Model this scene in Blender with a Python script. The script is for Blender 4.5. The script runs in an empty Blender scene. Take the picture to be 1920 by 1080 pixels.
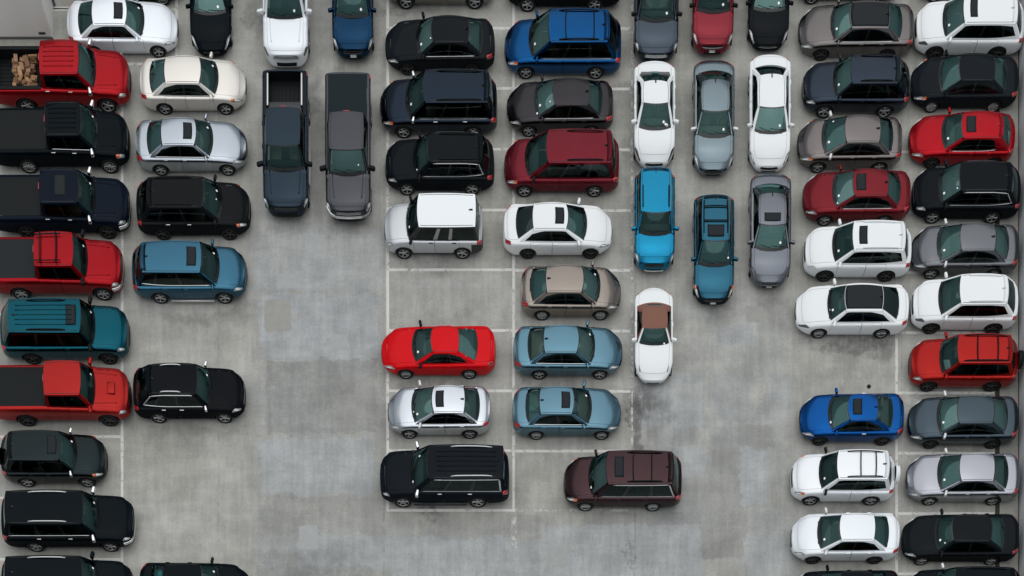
import bpy, bmesh, math, random
import numpy as np
random.seed(7)
rng = np.random.default_rng(7)

# ------------------------------------------------------------------ camera, sky, sun, exposure
S = 42.0            # photo pixels per metre on the deck
CAMH = 75.0         # camera height above the deck
NADX, NADY = 960.0, 2800.0      # photo pixel straight below the camera
scene = bpy.context.scene
def PX(x): return (x - 960.0) / S
def PY(y): return (540.0 - y) / S

cam = bpy.data.cameras.new('camera')
cam_o = bpy.data.objects.new('camera', cam)
scene.collection.objects.link(cam_o)
cam_o.location = (PX(NADX), PY(NADY), CAMH)
cam_o.rotation_euler = (0, 0, 0)
cam.sensor_fit = 'HORIZONTAL'
cam.sensor_width = 36.0
cam.lens = 36.0 * S * CAMH / 1920.0
cam.shift_x = (960.0 - NADX) / 1920.0
cam.shift_y = (NADY - 540.0) / 1920.0
cam.clip_start = 0.5
cam.clip_end = 1000.0
scene.camera = cam_o
scene.render.resolution_x = 1024
scene.render.resolution_y = 576

SUN_EL, SUN_AZ = 80.0, 8.0        # nearly overhead behind thick cloud, strongly diffused
world = bpy.data.worlds.new('World')
scene.world = world
world.use_nodes = True
wn, wl = world.node_tree.nodes, world.node_tree.links
wn.clear()
sky = wn.new('ShaderNodeTexSky')
sky.sky_type = 'NISHITA'
sky.sun_disc = False
sky.sun_elevation = math.radians(SUN_EL)
sky.sun_rotation = math.radians(SUN_AZ)
sky.air_density = 1.0
sky.dust_density = 6.0
sky.ozone_density = 1.0
hsv = wn.new('ShaderNodeHueSaturation')
hsv.inputs['Saturation'].default_value = 0.35
bg = wn.new('ShaderNodeBackground')
bg.inputs['Strength'].default_value = 0.095
wo = wn.new('ShaderNodeOutputWorld')
wl.new(sky.outputs[0], hsv.inputs['Color'])
cloud = wn.new('ShaderNodeMixRGB')            # closed, even cloud deck over the clear sky
cloud.inputs['Fac'].default_value = 0.85
# CIE standard overcast sky: zenith three times as bright as the horizon
wtc = wn.new('ShaderNodeTexCoord'); wsep = wn.new('ShaderNodeSeparateXYZ')
wl.new(wtc.outputs['Generated'], wsep.inputs[0])
wmr = wn.new('ShaderNodeMapRange')
wmr.inputs['From Min'].default_value = 0.0; wmr.inputs['From Max'].default_value = 1.0
wmr.inputs['To Min'].default_value = 0.30; wmr.inputs['To Max'].default_value = 1.40
wl.new(wsep.outputs[2], wmr.inputs['Value'])
wmul = wn.new('ShaderNodeMixRGB'); wmul.blend_type = 'MULTIPLY'; wmul.inputs['Fac'].default_value = 1.0
wmul.inputs['Color1'].default_value = (6.45, 6.85, 7.15, 1)
wl.new(wmr.outputs[0], wmul.inputs['Color2'])
wl.new(wmul.outputs[0], cloud.inputs['Color2'])
wl.new(hsv.outputs[0], cloud.inputs['Color1'])
wl.new(cloud.outputs[0], bg.inputs['Color'])
wl.new(bg.outputs[0], wo.inputs['Surface'])

sun = bpy.data.lights.new('sun', 'SUN')
sun.energy = 1.2
sun.angle = math.radians(90)
sun.color = (1.0, 0.965, 0.92)
sun_o = bpy.data.objects.new('sun', sun)
scene.collection.objects.link(sun_o)
sun_o.rotation_euler = (math.radians(-(90 - SUN_EL)), 0, math.radians(-SUN_AZ))
sun_o.location = (0, 20, 60)

scene.view_settings.view_transform = 'Standard'
scene.view_settings.look = 'None'
scene.view_settings.gamma = 1.0
scene.view_settings.use_curve_mapping = False
scene.view_settings.exposure = 0.0

# ------------------------------------------------------------------ materials
def lin(c):
    out = []
    for v in c:
        v = v / 255.0
        out.append(v / 12.92 if v <= 0.04045 else ((v + 0.055) / 1.055) ** 2.4)
    return tuple(out)
MATS = {}
def nodemat(name):
    m = bpy.data.materials.new(name)
    m.use_nodes = True
    nt = m.node_tree
    b = nt.nodes.get('Principled BSDF')
    return m, nt, b
def simple(name, col, rough=0.5, metal=0.0, coat=0.0, spec=0.5, emit=None):
    if name in MATS: return MATS[name]
    m, nt, b = nodemat(name)
    b.inputs['Base Color'].default_value = (*col, 1)
    b.inputs['Roughness'].default_value = rough
    b.inputs['Metallic'].default_value = metal
    b.inputs['Coat Weight'].default_value = coat
    b.inputs['Coat Roughness'].default_value = 0.05
    b.inputs['Specular IOR Level'].default_value = spec
    if emit:
        b.inputs['Emission Color'].default_value = (*emit[0], 1)
        b.inputs['Emission Strength'].default_value = emit[1]
    MATS[name] = m
    return m
def paint(col, metal=0.0):
    key = 'paint_%02x%02x%02x_%d' % (*[int(c) for c in col], int(metal * 10))
    if key in MATS: return MATS[key]
    m, nt, b = nodemat(key)
    base = lin(col)
    lm = .25 * base[0] + .65 * base[1] + .1 * base[2]
    if lm < .66 and not .1 < metal < .15: base = tuple(max(.0008, (lm + (c - lm) * 1.02) * (.62 + .20 * min(1, max(0, (lm - .15) / .4)))) for c in base)
    n = nt.nodes; l = nt.links
    tc = n.new('ShaderNodeTexCoord')
    nz = n.new('ShaderNodeTexNoise'); nz.inputs['Scale'].default_value = 1.1; nz.inputs['Detail'].default_value = 2
    l.new(tc.outputs['Object'], nz.inputs['Vector'])
    mr = n.new('ShaderNodeMapRange'); mr.inputs['From Min'].default_value = 0.35; mr.inputs['From Max'].default_value = 0.75
    mr.inputs['To Min'].default_value = 0.0; mr.inputs['To Max'].default_value = 0.012 if lm > .03 else 0.004
    l.new(nz.outputs['Fac'], mr.inputs['Value'])
    mx = n.new('ShaderNodeMixRGB'); mx.inputs['Color1'].default_value = (*base, 1)
    mx.inputs['Color2'].default_value = (0.25, 0.24, 0.22, 1)       # thin film of road dust
    l.new(mr.outputs[0], mx.inputs['Fac']); l.new(mx.outputs[0], b.inputs['Base Color'])
    rr = n.new('ShaderNodeMapRange'); rr.inputs['From Min'].default_value = 0.3; rr.inputs['From Max'].default_value = 0.8
    rr.inputs['To Min'].default_value = 0.24; rr.inputs['To Max'].default_value = 0.36
    b.inputs['Roughness'].default_value = 0.3 if metal < .6 else 0.2
    b.inputs['Metallic'].default_value = metal
    b.inputs['Coat Weight'].default_value = 0.12
    b.inputs['Coat Roughness'].default_value = 0.06
    b.inputs['Specular IOR Level'].default_value = 0.0 if metal < .05 else .05
    MATS[key] = m
    return m
def glass(name, tint, refl, ior=1.6):
    if name in MATS: return MATS[name]
    m = bpy.data.materials.new(name); m.use_nodes = True
    nt = m.node_tree; n = nt.nodes; l = nt.links; n.clear()
    out = n.new('ShaderNodeOutputMaterial')
    tr = n.new('ShaderNodeBsdfTransparent'); tr.inputs['Color'].default_value = (*tint, 1)
    gl = n.new('ShaderNodeBsdfGlossy'); gl.inputs['Color'].default_value = (*refl, 1); gl.inputs['Roughness'].default_value = 0.05
    fr = n.new('ShaderNodeFresnel'); fr.inputs['IOR'].default_value = ior
    mx = n.new('ShaderNodeMixShader')
    l.new(fr.outputs[0], mx.inputs[0]); l.new(tr.outputs[0], mx.inputs[1]); l.new(gl.outputs[0], mx.inputs[2])
    l.new(mx.outputs[0], out.inputs['Surface'])
    MATS[name] = m
    return m
M_GLASS = glass('windshield_glass', (0.38, 0.52, 0.51), (0.50, 1.0, 0.97), 1.75)
M_GLASSES = [M_GLASS, glass('windshield_glass_clear', (0.48, 0.62, 0.61), (0.5, 1.0, 0.97), 1.5), glass('windshield_glass_bright', (0.38, 0.52, 0.51), (0.56, 1.0, 0.96), 2.1)]
M_SIDE = glass('side_glass', (0.11, 0.15, 0.15), (0.75, 1.0, 0.98), 1.4)
M_PRIV = glass('privacy_glass', (0.05, 0.065, 0.065), (0.75, 1.0, 0.98), 1.45)
M_ROOFGLASS = simple('roof_glass', (0.008, 0.012, 0.015), 0.2, 0, 0.0, 0.14)
M_BLACK = simple('black_plastic', (0.006, 0.008, 0.009), 0.45, 0, 0, 0.12)
M_TRIMBLACK = simple('gloss_black', (0.006, 0.007, 0.008), 0.2, 0, 0.3, 0.4)
M_CLAD = simple('grey_cladding', (0.03, 0.032, 0.035), 0.6, 0, 0, 0.3)
M_TYRE = simple('tyre_rubber', (0.012, 0.012, 0.012), 0.8, 0, 0, 0.2)
M_RIM = simple('rim_alloy', (0.42, 0.43, 0.44), 0.35, 0.85)
M_RIMD = simple('rim_dark', (0.05, 0.05, 0.055), 0.4, 0.6)
M_CHROME = simple('chrome', (0.75, 0.76, 0.77), 0.12, 1.0)
M_SILVER = simple('satin_silver', (0.62, 0.63, 0.64), 0.3, 0.3)
M_HEAD = simple('headlight_lens', (0.36, 0.38, 0.39), 0.12, 0.4, 0.8)
M_REFL = simple('lamp_reflector', (0.85, 0.86, 0.86), 0.25, 0.2, 0.8)
M_HEADD = simple('headlight_smoked', (0.10, 0.105, 0.11), 0.1, 0.3, 1.0)
M_AMBER = simple('amber_lens', (0.65, 0.13, 0.03), 0.2, 0, 1.0)
M_TAIL = simple('red_lens', (0.38, 0.008, 0.012), 0.15, 0, 1.0)
M_SEAT = simple('seat_cloth', (0.035, 0.036, 0.038), 0.8)
M_SEATG = simple('seat_grey', (0.13, 0.13, 0.13), 0.8)
M_SEATT = simple('seat_tan', (0.22, 0.17, 0.12), 0.7)
M_DASH = simple('dash_plastic', (0.03, 0.032, 0.034), 0.6)
M_DASHG = simple('dash_grey', (0.10, 0.10, 0.10), 0.7)
M_DASHT = simple('dash_tan', (0.17, 0.14, 0.11), 0.7)
M_PLATE = simple('plate_white', (0.6, 0.6, 0.6), 0.4)
M_STICK = simple('sticker_white', (0.95, 0.95, 0.95), 0.3)
M_FABRIC = simple('brown_canvas', lin((122, 82, 68)), 0.85)
M_PAPER = simple('paper_white', (0.8, 0.82, 0.82), 0.6)

# ------------------------------------------------------------------ mesh helpers
COL = scene.collection
def link(o, parent=None):
    COL.objects.link(o)
    if parent is not None: o.parent = parent
    return o
def mesh_from(name, verts, faces, mat, smooth=True):
    me = bpy.data.meshes.new(name)
    me.from_pydata(verts, [], faces)
    if smooth and len(me.polygons):
        me.polygons.foreach_set('use_smooth', [True] * len(me.polygons))
    if mat: me.materials.append(mat)
    return me
def mobj(name, verts, faces, mat, parent=None, smooth=True):
    if hasattr(verts, 'tolist'): verts = verts.tolist()
    return link(bpy.data.objects.new(name, mesh_from(name, verts, faces, mat, smooth)), parent)
def empty(name, loc, rz=0.0):
    o = bpy.data.objects.new(name, None)
    o.empty_display_size = 0.3
    o.location = loc; o.rotation_euler = (0, 0, rz)
    return link(o)
def tag(o, label=None, cat=None, group=None, kind=None):
    if label: o['label'] = label
    if cat: o['category'] = cat
    if group: o['group'] = group
    if kind: o['kind'] = kind
    return o
def grid_faces(nu, nv, flip=False):
    f = []
    for i in range(nu - 1):
        for j in range(nv - 1):
            a, b, c, d = i * nv + j, (i + 1) * nv + j, (i + 1) * nv + j + 1, i * nv + j + 1
            f.append((a, d, c, b) if flip else (a, b, c, d))
    return f
def gnormal(G):
    du = np.gradient(G, axis=0); dv = np.gradient(G, axis=1)
    n = np.cross(du, dv); ln = np.linalg.norm(n, axis=2, keepdims=True); ln[ln < 1e-9] = 1
    return n / ln
def patch(name, G, mat, parent, out_from, offset=0.0, thick=0.0):
    """grid patch, facing away from out_from, moved out by offset; thick adds a rim that drops back to the surface"""
    G = np.asarray(G, float)
    n = gnormal(G)
    c = G.reshape(-1, 3).mean(0)
    flip = float((n.reshape(-1, 3) * (G.reshape(-1, 3) - np.asarray(out_from))).sum()) < 0
    if flip: n = -n
    P = G + n * offset
    nu, nv = G.shape[:2]
    verts = P.reshape(-1, 3); faces = grid_faces(nu, nv, flip)
    if thick > 0:
        ring = [(i, 0) for i in range(nu)] + [(nu - 1, j) for j in range(1, nv)] + [(i, nv - 1) for i in range(nu - 2, -1, -1)] + [(0, j) for j in range(nv - 2, 0, -1)]
        base = len(verts)
        low = np.array([P[i, j] - n[i, j] * thick for i, j in ring])
        verts = np.vstack([verts, low])
        m = len(ring)
        for k in range(m):
            a = ring[k][0] * nv + ring[k][1]; b = ring[(k + 1) % m][0] * nv + ring[(k + 1) % m][1]
            q = (a, b, base + (k + 1) % m, base + k)
            faces.append(q)
    return mobj(name, verts, faces, mat, parent)
_boxc = {}
def rbox_mesh(name, sx, sy, sz, bev, mat, seg=2):
    key = (name, round(sx, 3), round(sy, 3), round(sz, 3), round(bev, 3), mat.name)
    if key in _boxc: return _boxc[key]
    bm = bmesh.new()
    bmesh.ops.create_cube(bm, size=1.0)
    bmesh.ops.scale(bm, vec=(sx, sy, sz), verts=bm.verts)
    if bev > 0:
        bmesh.ops.bevel(bm, geom=list(bm.edges), offset=bev, segments=seg, affect='EDGES', profile=0.5)
    me = bpy.data.meshes.new(name); bm.to_mesh(me); bm.free()
    me.polygons.foreach_set('use_smooth', [seg > 1] * len(me.polygons))
    me.materials.append(mat)
    _boxc[key] = me
    return me
def rbox(name, size, loc, mat, parent=None, bev=0.01, rot=(0, 0, 0), seg=2):
    o = bpy.data.objects.new(name, rbox_mesh(name, *size, bev, mat, seg))
    o.location = loc; o.rotation_euler = rot
    return link(o, parent)
def tube(name, pts, r, mat, parent=None, n=8):
    pts = np.asarray(pts, float)
    V = []; F = []
    for i, p in enumerate(pts):
        t = pts[min(i + 1, len(pts) - 1)] - pts[max(i - 1, 0)]
        t /= np.linalg.norm(t)
        up = np.array([0, 0, 1.0]) if abs(t[2]) < 0.9 else np.array([1.0, 0, 0])
        a = np.cross(t, up); a /= np.linalg.norm(a); b = np.cross(t, a)
        for k in range(n):
            th = 2 * math.pi * k / n
            V.append(p + r * (math.cos(th) * a + math.sin(th) * b))
    for i in range(len(pts) - 1):
        for k in range(n):
            F.append((i * n + k, i * n + (k + 1) % n, (i + 1) * n + (k + 1) % n, (i + 1) * n + k))
    F.append(tuple(range(n - 1, -1, -1))); F.append(tuple(range((len(pts) - 1) * n, len(pts) * n)))
    return mobj(name, np.array(V), F, mat, parent)
# ---- wheels (axis along Y, outer face at +Y), unit radius 1, width .62
def lathe(prof, n, close=False):
    V = []; F = []
    for k in range(n):
        a = 2 * math.pi * k / n
        for (r, y) in prof: V.append((r * math.cos(a), y, r * math.sin(a)))
    m = len(prof)
    for k in range(n):
        for j in range(m - 1):
            a, b = k * m + j, ((k + 1) % n) * m + j
            F.append((a, a + 1, b + 1, b))
    return V, F
def make_wheel_meshes():
    prof = [(0.66, -0.30), (0.93, -0.31), (0.985, -0.25), (1.0, -0.12), (1.0, 0.12), (0.985, 0.25), (0.93, 0.31), (0.80, 0.335), (0.68, 0.315), (0.66, 0.27)]
    prof += [(0.64, 0.02)]
    V, F = lathe(prof, 36)
    ty = mesh_from('wheel', V, F, M_TYRE)
    rims = {}
    for style, mat in (('five', M_RIM), ('ten', M_RIM), ('hub', M_RIM), ('dark', M_RIMD), ('six', M_RIM)):
        V = []; F = []
        def add(v, f):
            o = len(V); V.extend(v); F.extend([tuple(i + o for i in q) for q in f])
        v, f = lathe([(0.67, 0.20), (0.665, 0.30), (0.64, 0.315), (0.615, 0.30), (0.61, 0.26)], 36); add(v, f)
        nsp = {'five': 5, 'ten': 10, 'hub': 8, 'dark': 5, 'six': 6}[style]
        wd = {'five': 0.085, 'ten': 0.032, 'hub': 0.12, 'dark': 0.08, 'six': 0.075}[style]
        for k in range(nsp):
            a = 2 * math.pi * k / nsp + 0.3
            ca, sa = math.cos(a), math.sin(a)
            def pt(r, t, y): return (r * ca - t * sa, y, r * sa + t * ca)
            v = [pt(0.12, -wd * .9, .27), pt(0.12, wd * .9, .27), pt(0.61, wd, .295), pt(0.61, -wd, .295),
                 pt(0.12, -wd * .9, .16), pt(0.12, wd * .9, .16), pt(0.61, wd * 1.1, .2), pt(0.61, -wd * 1.1, .2)]
            add(v, [(0, 1, 2, 3), (0, 3, 7, 4), (1, 5, 6, 2)])
        v, f = lathe([(0.20, 0.10), (0.19, 0.275), (0.13, 0.30), (0.001, 0.305)], 20); add(v, f)
        rims[style] = mesh_from('rim', V, F, mat, True)
    v, f = lathe([(0.65, 0.02), (0.001, 0.02)], 24)
    disc = mesh_from('brake_disc', v, f, simple('brake_dark', (0.01, 0.01, 0.011), 0.7, 0.0))
    # wheel well: open half drum, radius 1, axis Y from 0 to -1
    V = []; F = []
    for k in range(25):
        a = math.pi * (-0.08 + 1.16 * k / 24)
        V += [(math.cos(a), 0.0, math.sin(a)), (math.cos(a), -1.0, math.sin(a))]
    for k in range(24): F.append((2 * k, 2 * k + 1, 2 * k + 3, 2 * k + 2))
    well = mesh_from('wheel_well', V, F, M_BLACK)
    # mirror housing
    return ty, rims, disc, well
TYRE, RIMS, DISC, WELL = make_wheel_meshes()

# ------------------------------------------------------------------ the car generator
KN = np.array([0, 0, 0, 0, .2, .4, .6, .8, 1, 1, 1, 1], float)
def basis(v):
    v = np.clip(np.asarray(v, float), 0, 1 - 1e-9)
    N = [((KN[i] <= v) & (v < KN[i + 1])).astype(float) for i in range(11)]
    for d in (1, 2, 3):
        N2 = []
        for i in range(11 - d):
            a = KN[i + d] - KN[i]; b = KN[i + d + 1] - KN[i + 1]
            t = 0
            if a > 0: t = t + (v - KN[i]) / a * N[i]
            if b > 0: t = t + (KN[i + d + 1] - v) / b * N[i + 1]
            N2.append(t if not isinstance(t, int) else np.zeros_like(v))
        N = N2
    return np.stack(N[:8], -1)
def sstep(a, b, x):
    t = np.clip((x - a) / (b - a), 0, 1); return t * t * (3 - 2 * t)
VS = np.array([0, .04, .08, .12] + list(np.linspace(.17, .78, 13)) + [.81, .84, .88, .92, .96, 1.0])
VG, VH, VSILL = .78, .84, .12

PRE = dict(
 sedan=dict(W=1.83, H=1.46, belt=.95, cowl=.97, nose=.70, deck=1.02, tail=.98, gc=.17, r=.325, wsb=1.15, wst=1.98, rwt=1.32, rwb=.62, roofw=.64, bw=(.20, .11, .06, .15), rxf=.75, w0f=.50, rxr=.55, w0r=.58, bowF=.20, leanF=.35, bowR=.10, leanR=.18, wins=[(.055, .455), (.50, .93)], doors=2, crown=.045, arc=.045),
 coupe=dict(W=1.83, H=1.40, belt=.93, cowl=.95, nose=.68, deck=1.0, tail=.97, gc=.16, r=.325, wsb=1.25, wst=2.05, rwt=1.35, rwb=.58, roofw=.62, bw=(.22, .12, .06, .16), rxf=.8, w0f=.48, rxr=.55, w0r=.58, bowF=.20, leanF=.35, bowR=.12, leanR=.2, wins=[(.055, .60), (.64, .92)], doors=1, crown=.045, arc=.045),
 hatch=dict(W=1.80, H=1.46, belt=.95, cowl=.97, nose=.72, deck=1.0, tail=.98, gc=.17, r=.325, wsb=1.1, wst=1.9, rwt=.75, rwb=.22, roofw=.64, bw=(.20, .11, .05, .10), rxf=.75, w0f=.5, rxr=.45, w0r=.6, bowF=.2, leanF=.35, bowR=.12, leanR=.12, wins=[(.055, .44), (.49, .80)], doors=2, crown=.045, arc=.045),
 wagon=dict(W=1.80, H=1.58, belt=.98, cowl=.99, nose=.76, deck=1.0, tail=.98, gc=.21, r=.34, wsb=1.2, wst=1.95, rwt=.55, rwb=.12, roofw=.66, bw=(.17, .09, .05, .08), rxf=.6, w0f=.56, rxr=.4, w0r=.66, bowF=.16, leanF=.25, bowR=.08, leanR=.12, wins=[(.05, .36), (.40, .68), (.72, .95)], doors=2, crown=.04, arc=.03),
 suv=dict(W=1.85, H=1.68, belt=1.06, cowl=1.06, nose=.86, deck=1.06, tail=1.02, gc=.21, r=.36, wsb=1.18, wst=1.92, rwt=.52, rwb=.14, roofw=.70, bw=(.18, .09, .06, .08), rxf=.62, w0f=.56, rxr=.42, w0r=.66, bowF=.16, leanF=.25, bowR=.08, leanR=.12, wins=[(.05, .40), (.44, .74), (.78, .94)], doors=2, crown=.045, arc=.04),
 bigsuv=dict(W=2.0, H=1.86, belt=1.18, cowl=1.16, nose=.98, deck=1.15, tail=1.1, gc=.25, r=.39, wsb=1.38, wst=2.02, rwt=.38, rwb=.10, roofw=.74, bw=(.15, .08, .05, .06), rxf=.5, w0f=.62, rxr=.35, w0r=.72, bowF=.13, leanF=.14, bowR=.06, leanR=.08, wins=[(.05, .30), (.335, .60), (.64, .95)], doors=2, crown=.045, arc=.03),
 van=dict(W=1.97, H=1.76, belt=1.05, cowl=1.03, nose=.78, deck=1.05, tail=1.0, gc=.18, r=.345, wsb=1.0, wst=1.85, rwt=.48, rwb=.12, roofw=.74, bw=(.20, .10, .05, .07), rxf=.65, w0f=.54, rxr=.38, w0r=.7, bowF=.17, leanF=.30, bowR=.06, leanR=.08, wins=[(.06, .33), (.37, .66), (.70, .955)], doors=2, crown=.045, arc=.03),
 box=dict(W=1.82, H=1.78, belt=1.10, cowl=1.10, nose=.92, deck=1.08, tail=1.04, gc=.22, r=.35, wsb=1.05, wst=1.50, rwt=.22, rwb=.10, roofw=.80, bw=(.14, .08, .03, .04), rxf=.45, w0f=.62, rxr=.3, w0r=.76, bowF=.12, leanF=.12, bowR=.05, leanR=.05, wins=[(.06, .33), (.39, .55), (.60, .96)], doors=2, crown=.03, arc=.02),
 soul=dict(W=1.80, H=1.61, belt=1.05, cowl=1.05, nose=.85, deck=1.05, tail=1.0, gc=.19, r=.34, wsb=1.05, wst=1.68, rwt=.30, rwb=.10, roofw=.72, bw=(.17, .10, .05, .06), rxf=.5, w0f=.58, rxr=.3, w0r=.72, bowF=.14, leanF=.20, bowR=.06, leanR=.06, wins=[(.05, .42), (.46, .76), (.80, .93)], doors=2, crown=.04, arc=.03),
 pickup=dict(W=2.02, H=1.90, belt=1.20, cowl=1.20, nose=1.04, deck=1.30, tail=1.28, gc=.30, r=.40, wsb=1.40, wst=2.02, cab=3.75, roofw=.72, bw=(.14, .08, .03, .03), rxf=.5, w0f=.62, rxr=.12, w0r=.88, bowF=.13, leanF=.12, bowR=.0, leanR=.0, wins=[(.07, .50), (.55, .92)], doors=2, crown=.045, arc=.03),
 roadster=dict(W=1.70, H=1.23, belt=.85, cowl=.86, nose=.60, deck=.90, tail=.82, gc=.14, r=.305, wsb=1.32, wst=1.85, rwt=1.22, rwb=.78, roofw=.62, bw=(.16, .05, .05, .12), rxf=.8, w0f=.45, rxr=.65, w0r=.45, bowF=.22, leanF=.3, bowR=.2, leanR=.15, wins=[(.10, .86)], doors=1, crown=.03, arc=.03),
)

def build_car(name, kind, cx, cy, rz, L, xfw, xrw, col, label, cat, group=None, metal=0.0, **o):
    p = dict(PRE[kind]); p.update({k: v for k, v in o.items() if k in p})
    root = empty(name, (cx, cy, 0), rz)
    tag(root, label, cat, group or 'vehicles parked in rows on the deck')
    Wm = p['W'] / 2; xf = L / 2; xr = -L / 2
    gc, belt = p['gc'], p['belt']
    truck = kind == 'pickup'
    lc = lin(col); lum = .2 * lc[0] + .7 * lc[1] + .1 * lc[2]
    if lum < .022: metal = 0.0
    elif o.get('flat'): metal = .12
    elif lum > .62: pass
    elif lc[0] > 4 * lc[1]: metal = .6
    else: metal = 1.0
    mpaint = paint(col, metal)
    mroof = o.get('roofmat', mpaint)
    xA0c, xA1c = xf - p['wsb'], xf - p['wst']
    if truck:
        xC1c, xC0c = xf - p['cab'] + .05, xf - p['cab']
    else:
        xC1c, xC0c = xr + p['rwt'], xr + p['rwb']
    b0, b1, b2, b3 = p['bw']
    xA0, xA1, xC1, xC0 = xA0c - b0, xA1c - b1, xC1c + b2, xC0c + b3
    r = p['r']
    # ---- lower body functions of x
    def Wf(x):
        a = np.arccos(np.clip(1 - (xf - x) / p['rxf'], -1, 1)); a = np.where(xf - x >= p['rxf'], np.pi / 2, a)
        f = p['w0f'] + (1 - p['w0f']) * np.sin(a) ** 0.9
        a2 = np.arccos(np.clip(1 - (x - xr) / p['rxr'], -1, 1)); a2 = np.where(x - xr >= p['rxr'], np.pi / 2, a2)
        g = p['w0r'] + (1 - p['w0r']) * np.sin(a2) ** 0.9
        return Wm * f * g * (1 - 0.02 * sstep(0, L / 2, x))
    def Tf(x):
        t = np.clip((xf - x) / (xf - xA0c), 0, 1)
        hood = p['nose'] + (p['cowl'] - p['nose']) * (1 - (1 - t) ** 1.8)
        hood = hood - .07 * (1 - sstep(0, .28, xf - x))
        s = np.clip((x - xr) / max(xC0c - xr, .05), 0, 1)
        deck = p['tail'] + (p['deck'] - p['tail']) * s
        deck = deck - (0.0 if truck else .07) * (1 - sstep(0, .22, x - xr))
        mid = p['deck'] + (p['cowl'] - p['deck']) * np.clip((x - xC0c) / (xA0c - xC0c), 0, 1)
        return np.where(x > xA0c, hood, np.where(x < xC0c, deck, mid))
    def Bf(x):
        return gc + .10 * sstep(xf - .7, xf, x) * .6 + .12 * (1 - sstep(xr, xr + .7, x))
    def deform(P):
        x, y, z = P[..., 0].copy(), P[..., 1], P[..., 2]
        fx = sstep(xf - .8, xf, x)
        x -= p['bowF'] * (np.abs(y) / Wm) ** 2 * fx
        x -= p['leanF'] * np.maximum(0, z - .5) * fx
        x -= .30 * np.maximum(0, .40 - z) * fx
        fr = 1 - sstep(xr, xr + .5, P[..., 0])
        x += p['bowR'] * (np.abs(y) / Wm) ** 2 * fr
        x += p['leanR'] * np.maximum(0, z - .55) * fr
        x += .25 * np.maximum(0, .40 - z) * fr
        return np.stack([x, y, z], -1)
    def ctrl(x):
        W, T, B = Wf(x), Tf(x), Bf(x)
        drop = np.where(x > xA0c, .11, .09) if not truck else np.where(x > xA0c, .12, .06)
        Sz = np.maximum(T - drop, B + .25)
        yy = np.stack([.88 * W, .925 * W, .958 * W, 1.0 * W, .990 * W, .93 * W, .62 * W, 0 * W], -1)
        zz = np.stack([B, B + .06, B + .33 * (Sz - B), B + .78 * (Sz - B), Sz - .01, Sz + .4 * (T - Sz), Sz + .9 * (T - Sz), T], -1)
        return yy, zz
    def PB(x, v, side=1):
        x = np.asarray(x, float); v = np.asarray(v, float)
        x, v = np.broadcast_arrays(x, v)
        yy, zz = ctrl(x); N = basis(v)
        y = (N * yy).sum(-1); z = (N * zz).sum(-1)
        return deform(np.stack([x, side * y, z], -1))
    def q_of(y):       # 0 at the edge of the glass .. 1 at the centre line
        return 1 - np.minimum(np.abs(y) / (.93 * Wm), 1) ** 2.2
    # ---- body grid
    xs = [xf - p['rxf'] * (1 - math.cos(a)) for a in np.linspace(0, math.pi / 2, 10)]
    xs += [xr + p['rxr'] * (1 - math.cos(a)) for a in np.linspace(0, math.pi / 2, 8)]
    xm0, xm1 = xr + p['rxr'], xf - p['rxf']
    xs += list(np.linspace(xm0, xm1, int((xm1 - xm0) / .075) + 2)[1:-1])
    R = r + .055 if not truck else r + .07
    xB = xA0 + (xC0 - xA0) * (sum((p['wins'][0][1], p['wins'][1][0])) / 2 if len(p['wins']) > 1 else .8)
    xB = min(max(xB, xrw + R + .35), xfw - R - .5)
    xD0 = min(xfw - R - .06, xA0 + .12)           # front door leading edge
    xE = max(xrw + .12, xC0 + .05) if not truck else xC0 + .06
    keys = [xD0, xB] + ([xE] if p['doors'] == 2 else [])
    xs = [x for x in xs if min(abs(x - k) for k in keys) > .03] + keys
    if truck: xs += [xC0 - .03, xr + .07]
    xs = np.array(sorted(set(np.round(xs, 4)), reverse=True))
    nx, nv = len(xs), len(VS)
    half = PB(xs[:, None], VS[None, :], 1)                       # nx, nv, 3 (left)
    ring = np.concatenate([half, (half * np.array([1, -1, 1]))[:, -2::-1]], 1)   # left bottom -> top -> right bottom
    vfull = np.concatenate([VS, VS[-2::-1]])
    nr = ring.shape[1]
    V = ring.copy()
    inside = np.zeros((nx, nr), bool)
    side_zone = vfull < .62
    for xw in (xfw, xrw):
        dx = V[..., 0] - xw; dz = V[..., 2] - r
        d = np.hypot(dx, dz)
        ins = (d < R) & side_zone[None, :]
        inside |= ins
        dd = np.where(d < 1e-6, 1, d)
        V[..., 0] = np.where(ins, xw + dx / dd * R, V[..., 0])
        V[..., 2] = np.where(ins, r + dz / dd * R, V[..., 2])
    parts = {}
    c_sill = M_CLAD if o.get('clad') else mpaint
    bumper_mat = o.get('bumpermat', mpaint)
    xfb, xrb = xfw + R + .03, xrw - R - .03
    bedopen = truck and not o.get('tonneau')
    nose_gap = .16 if not truck else .10
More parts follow.
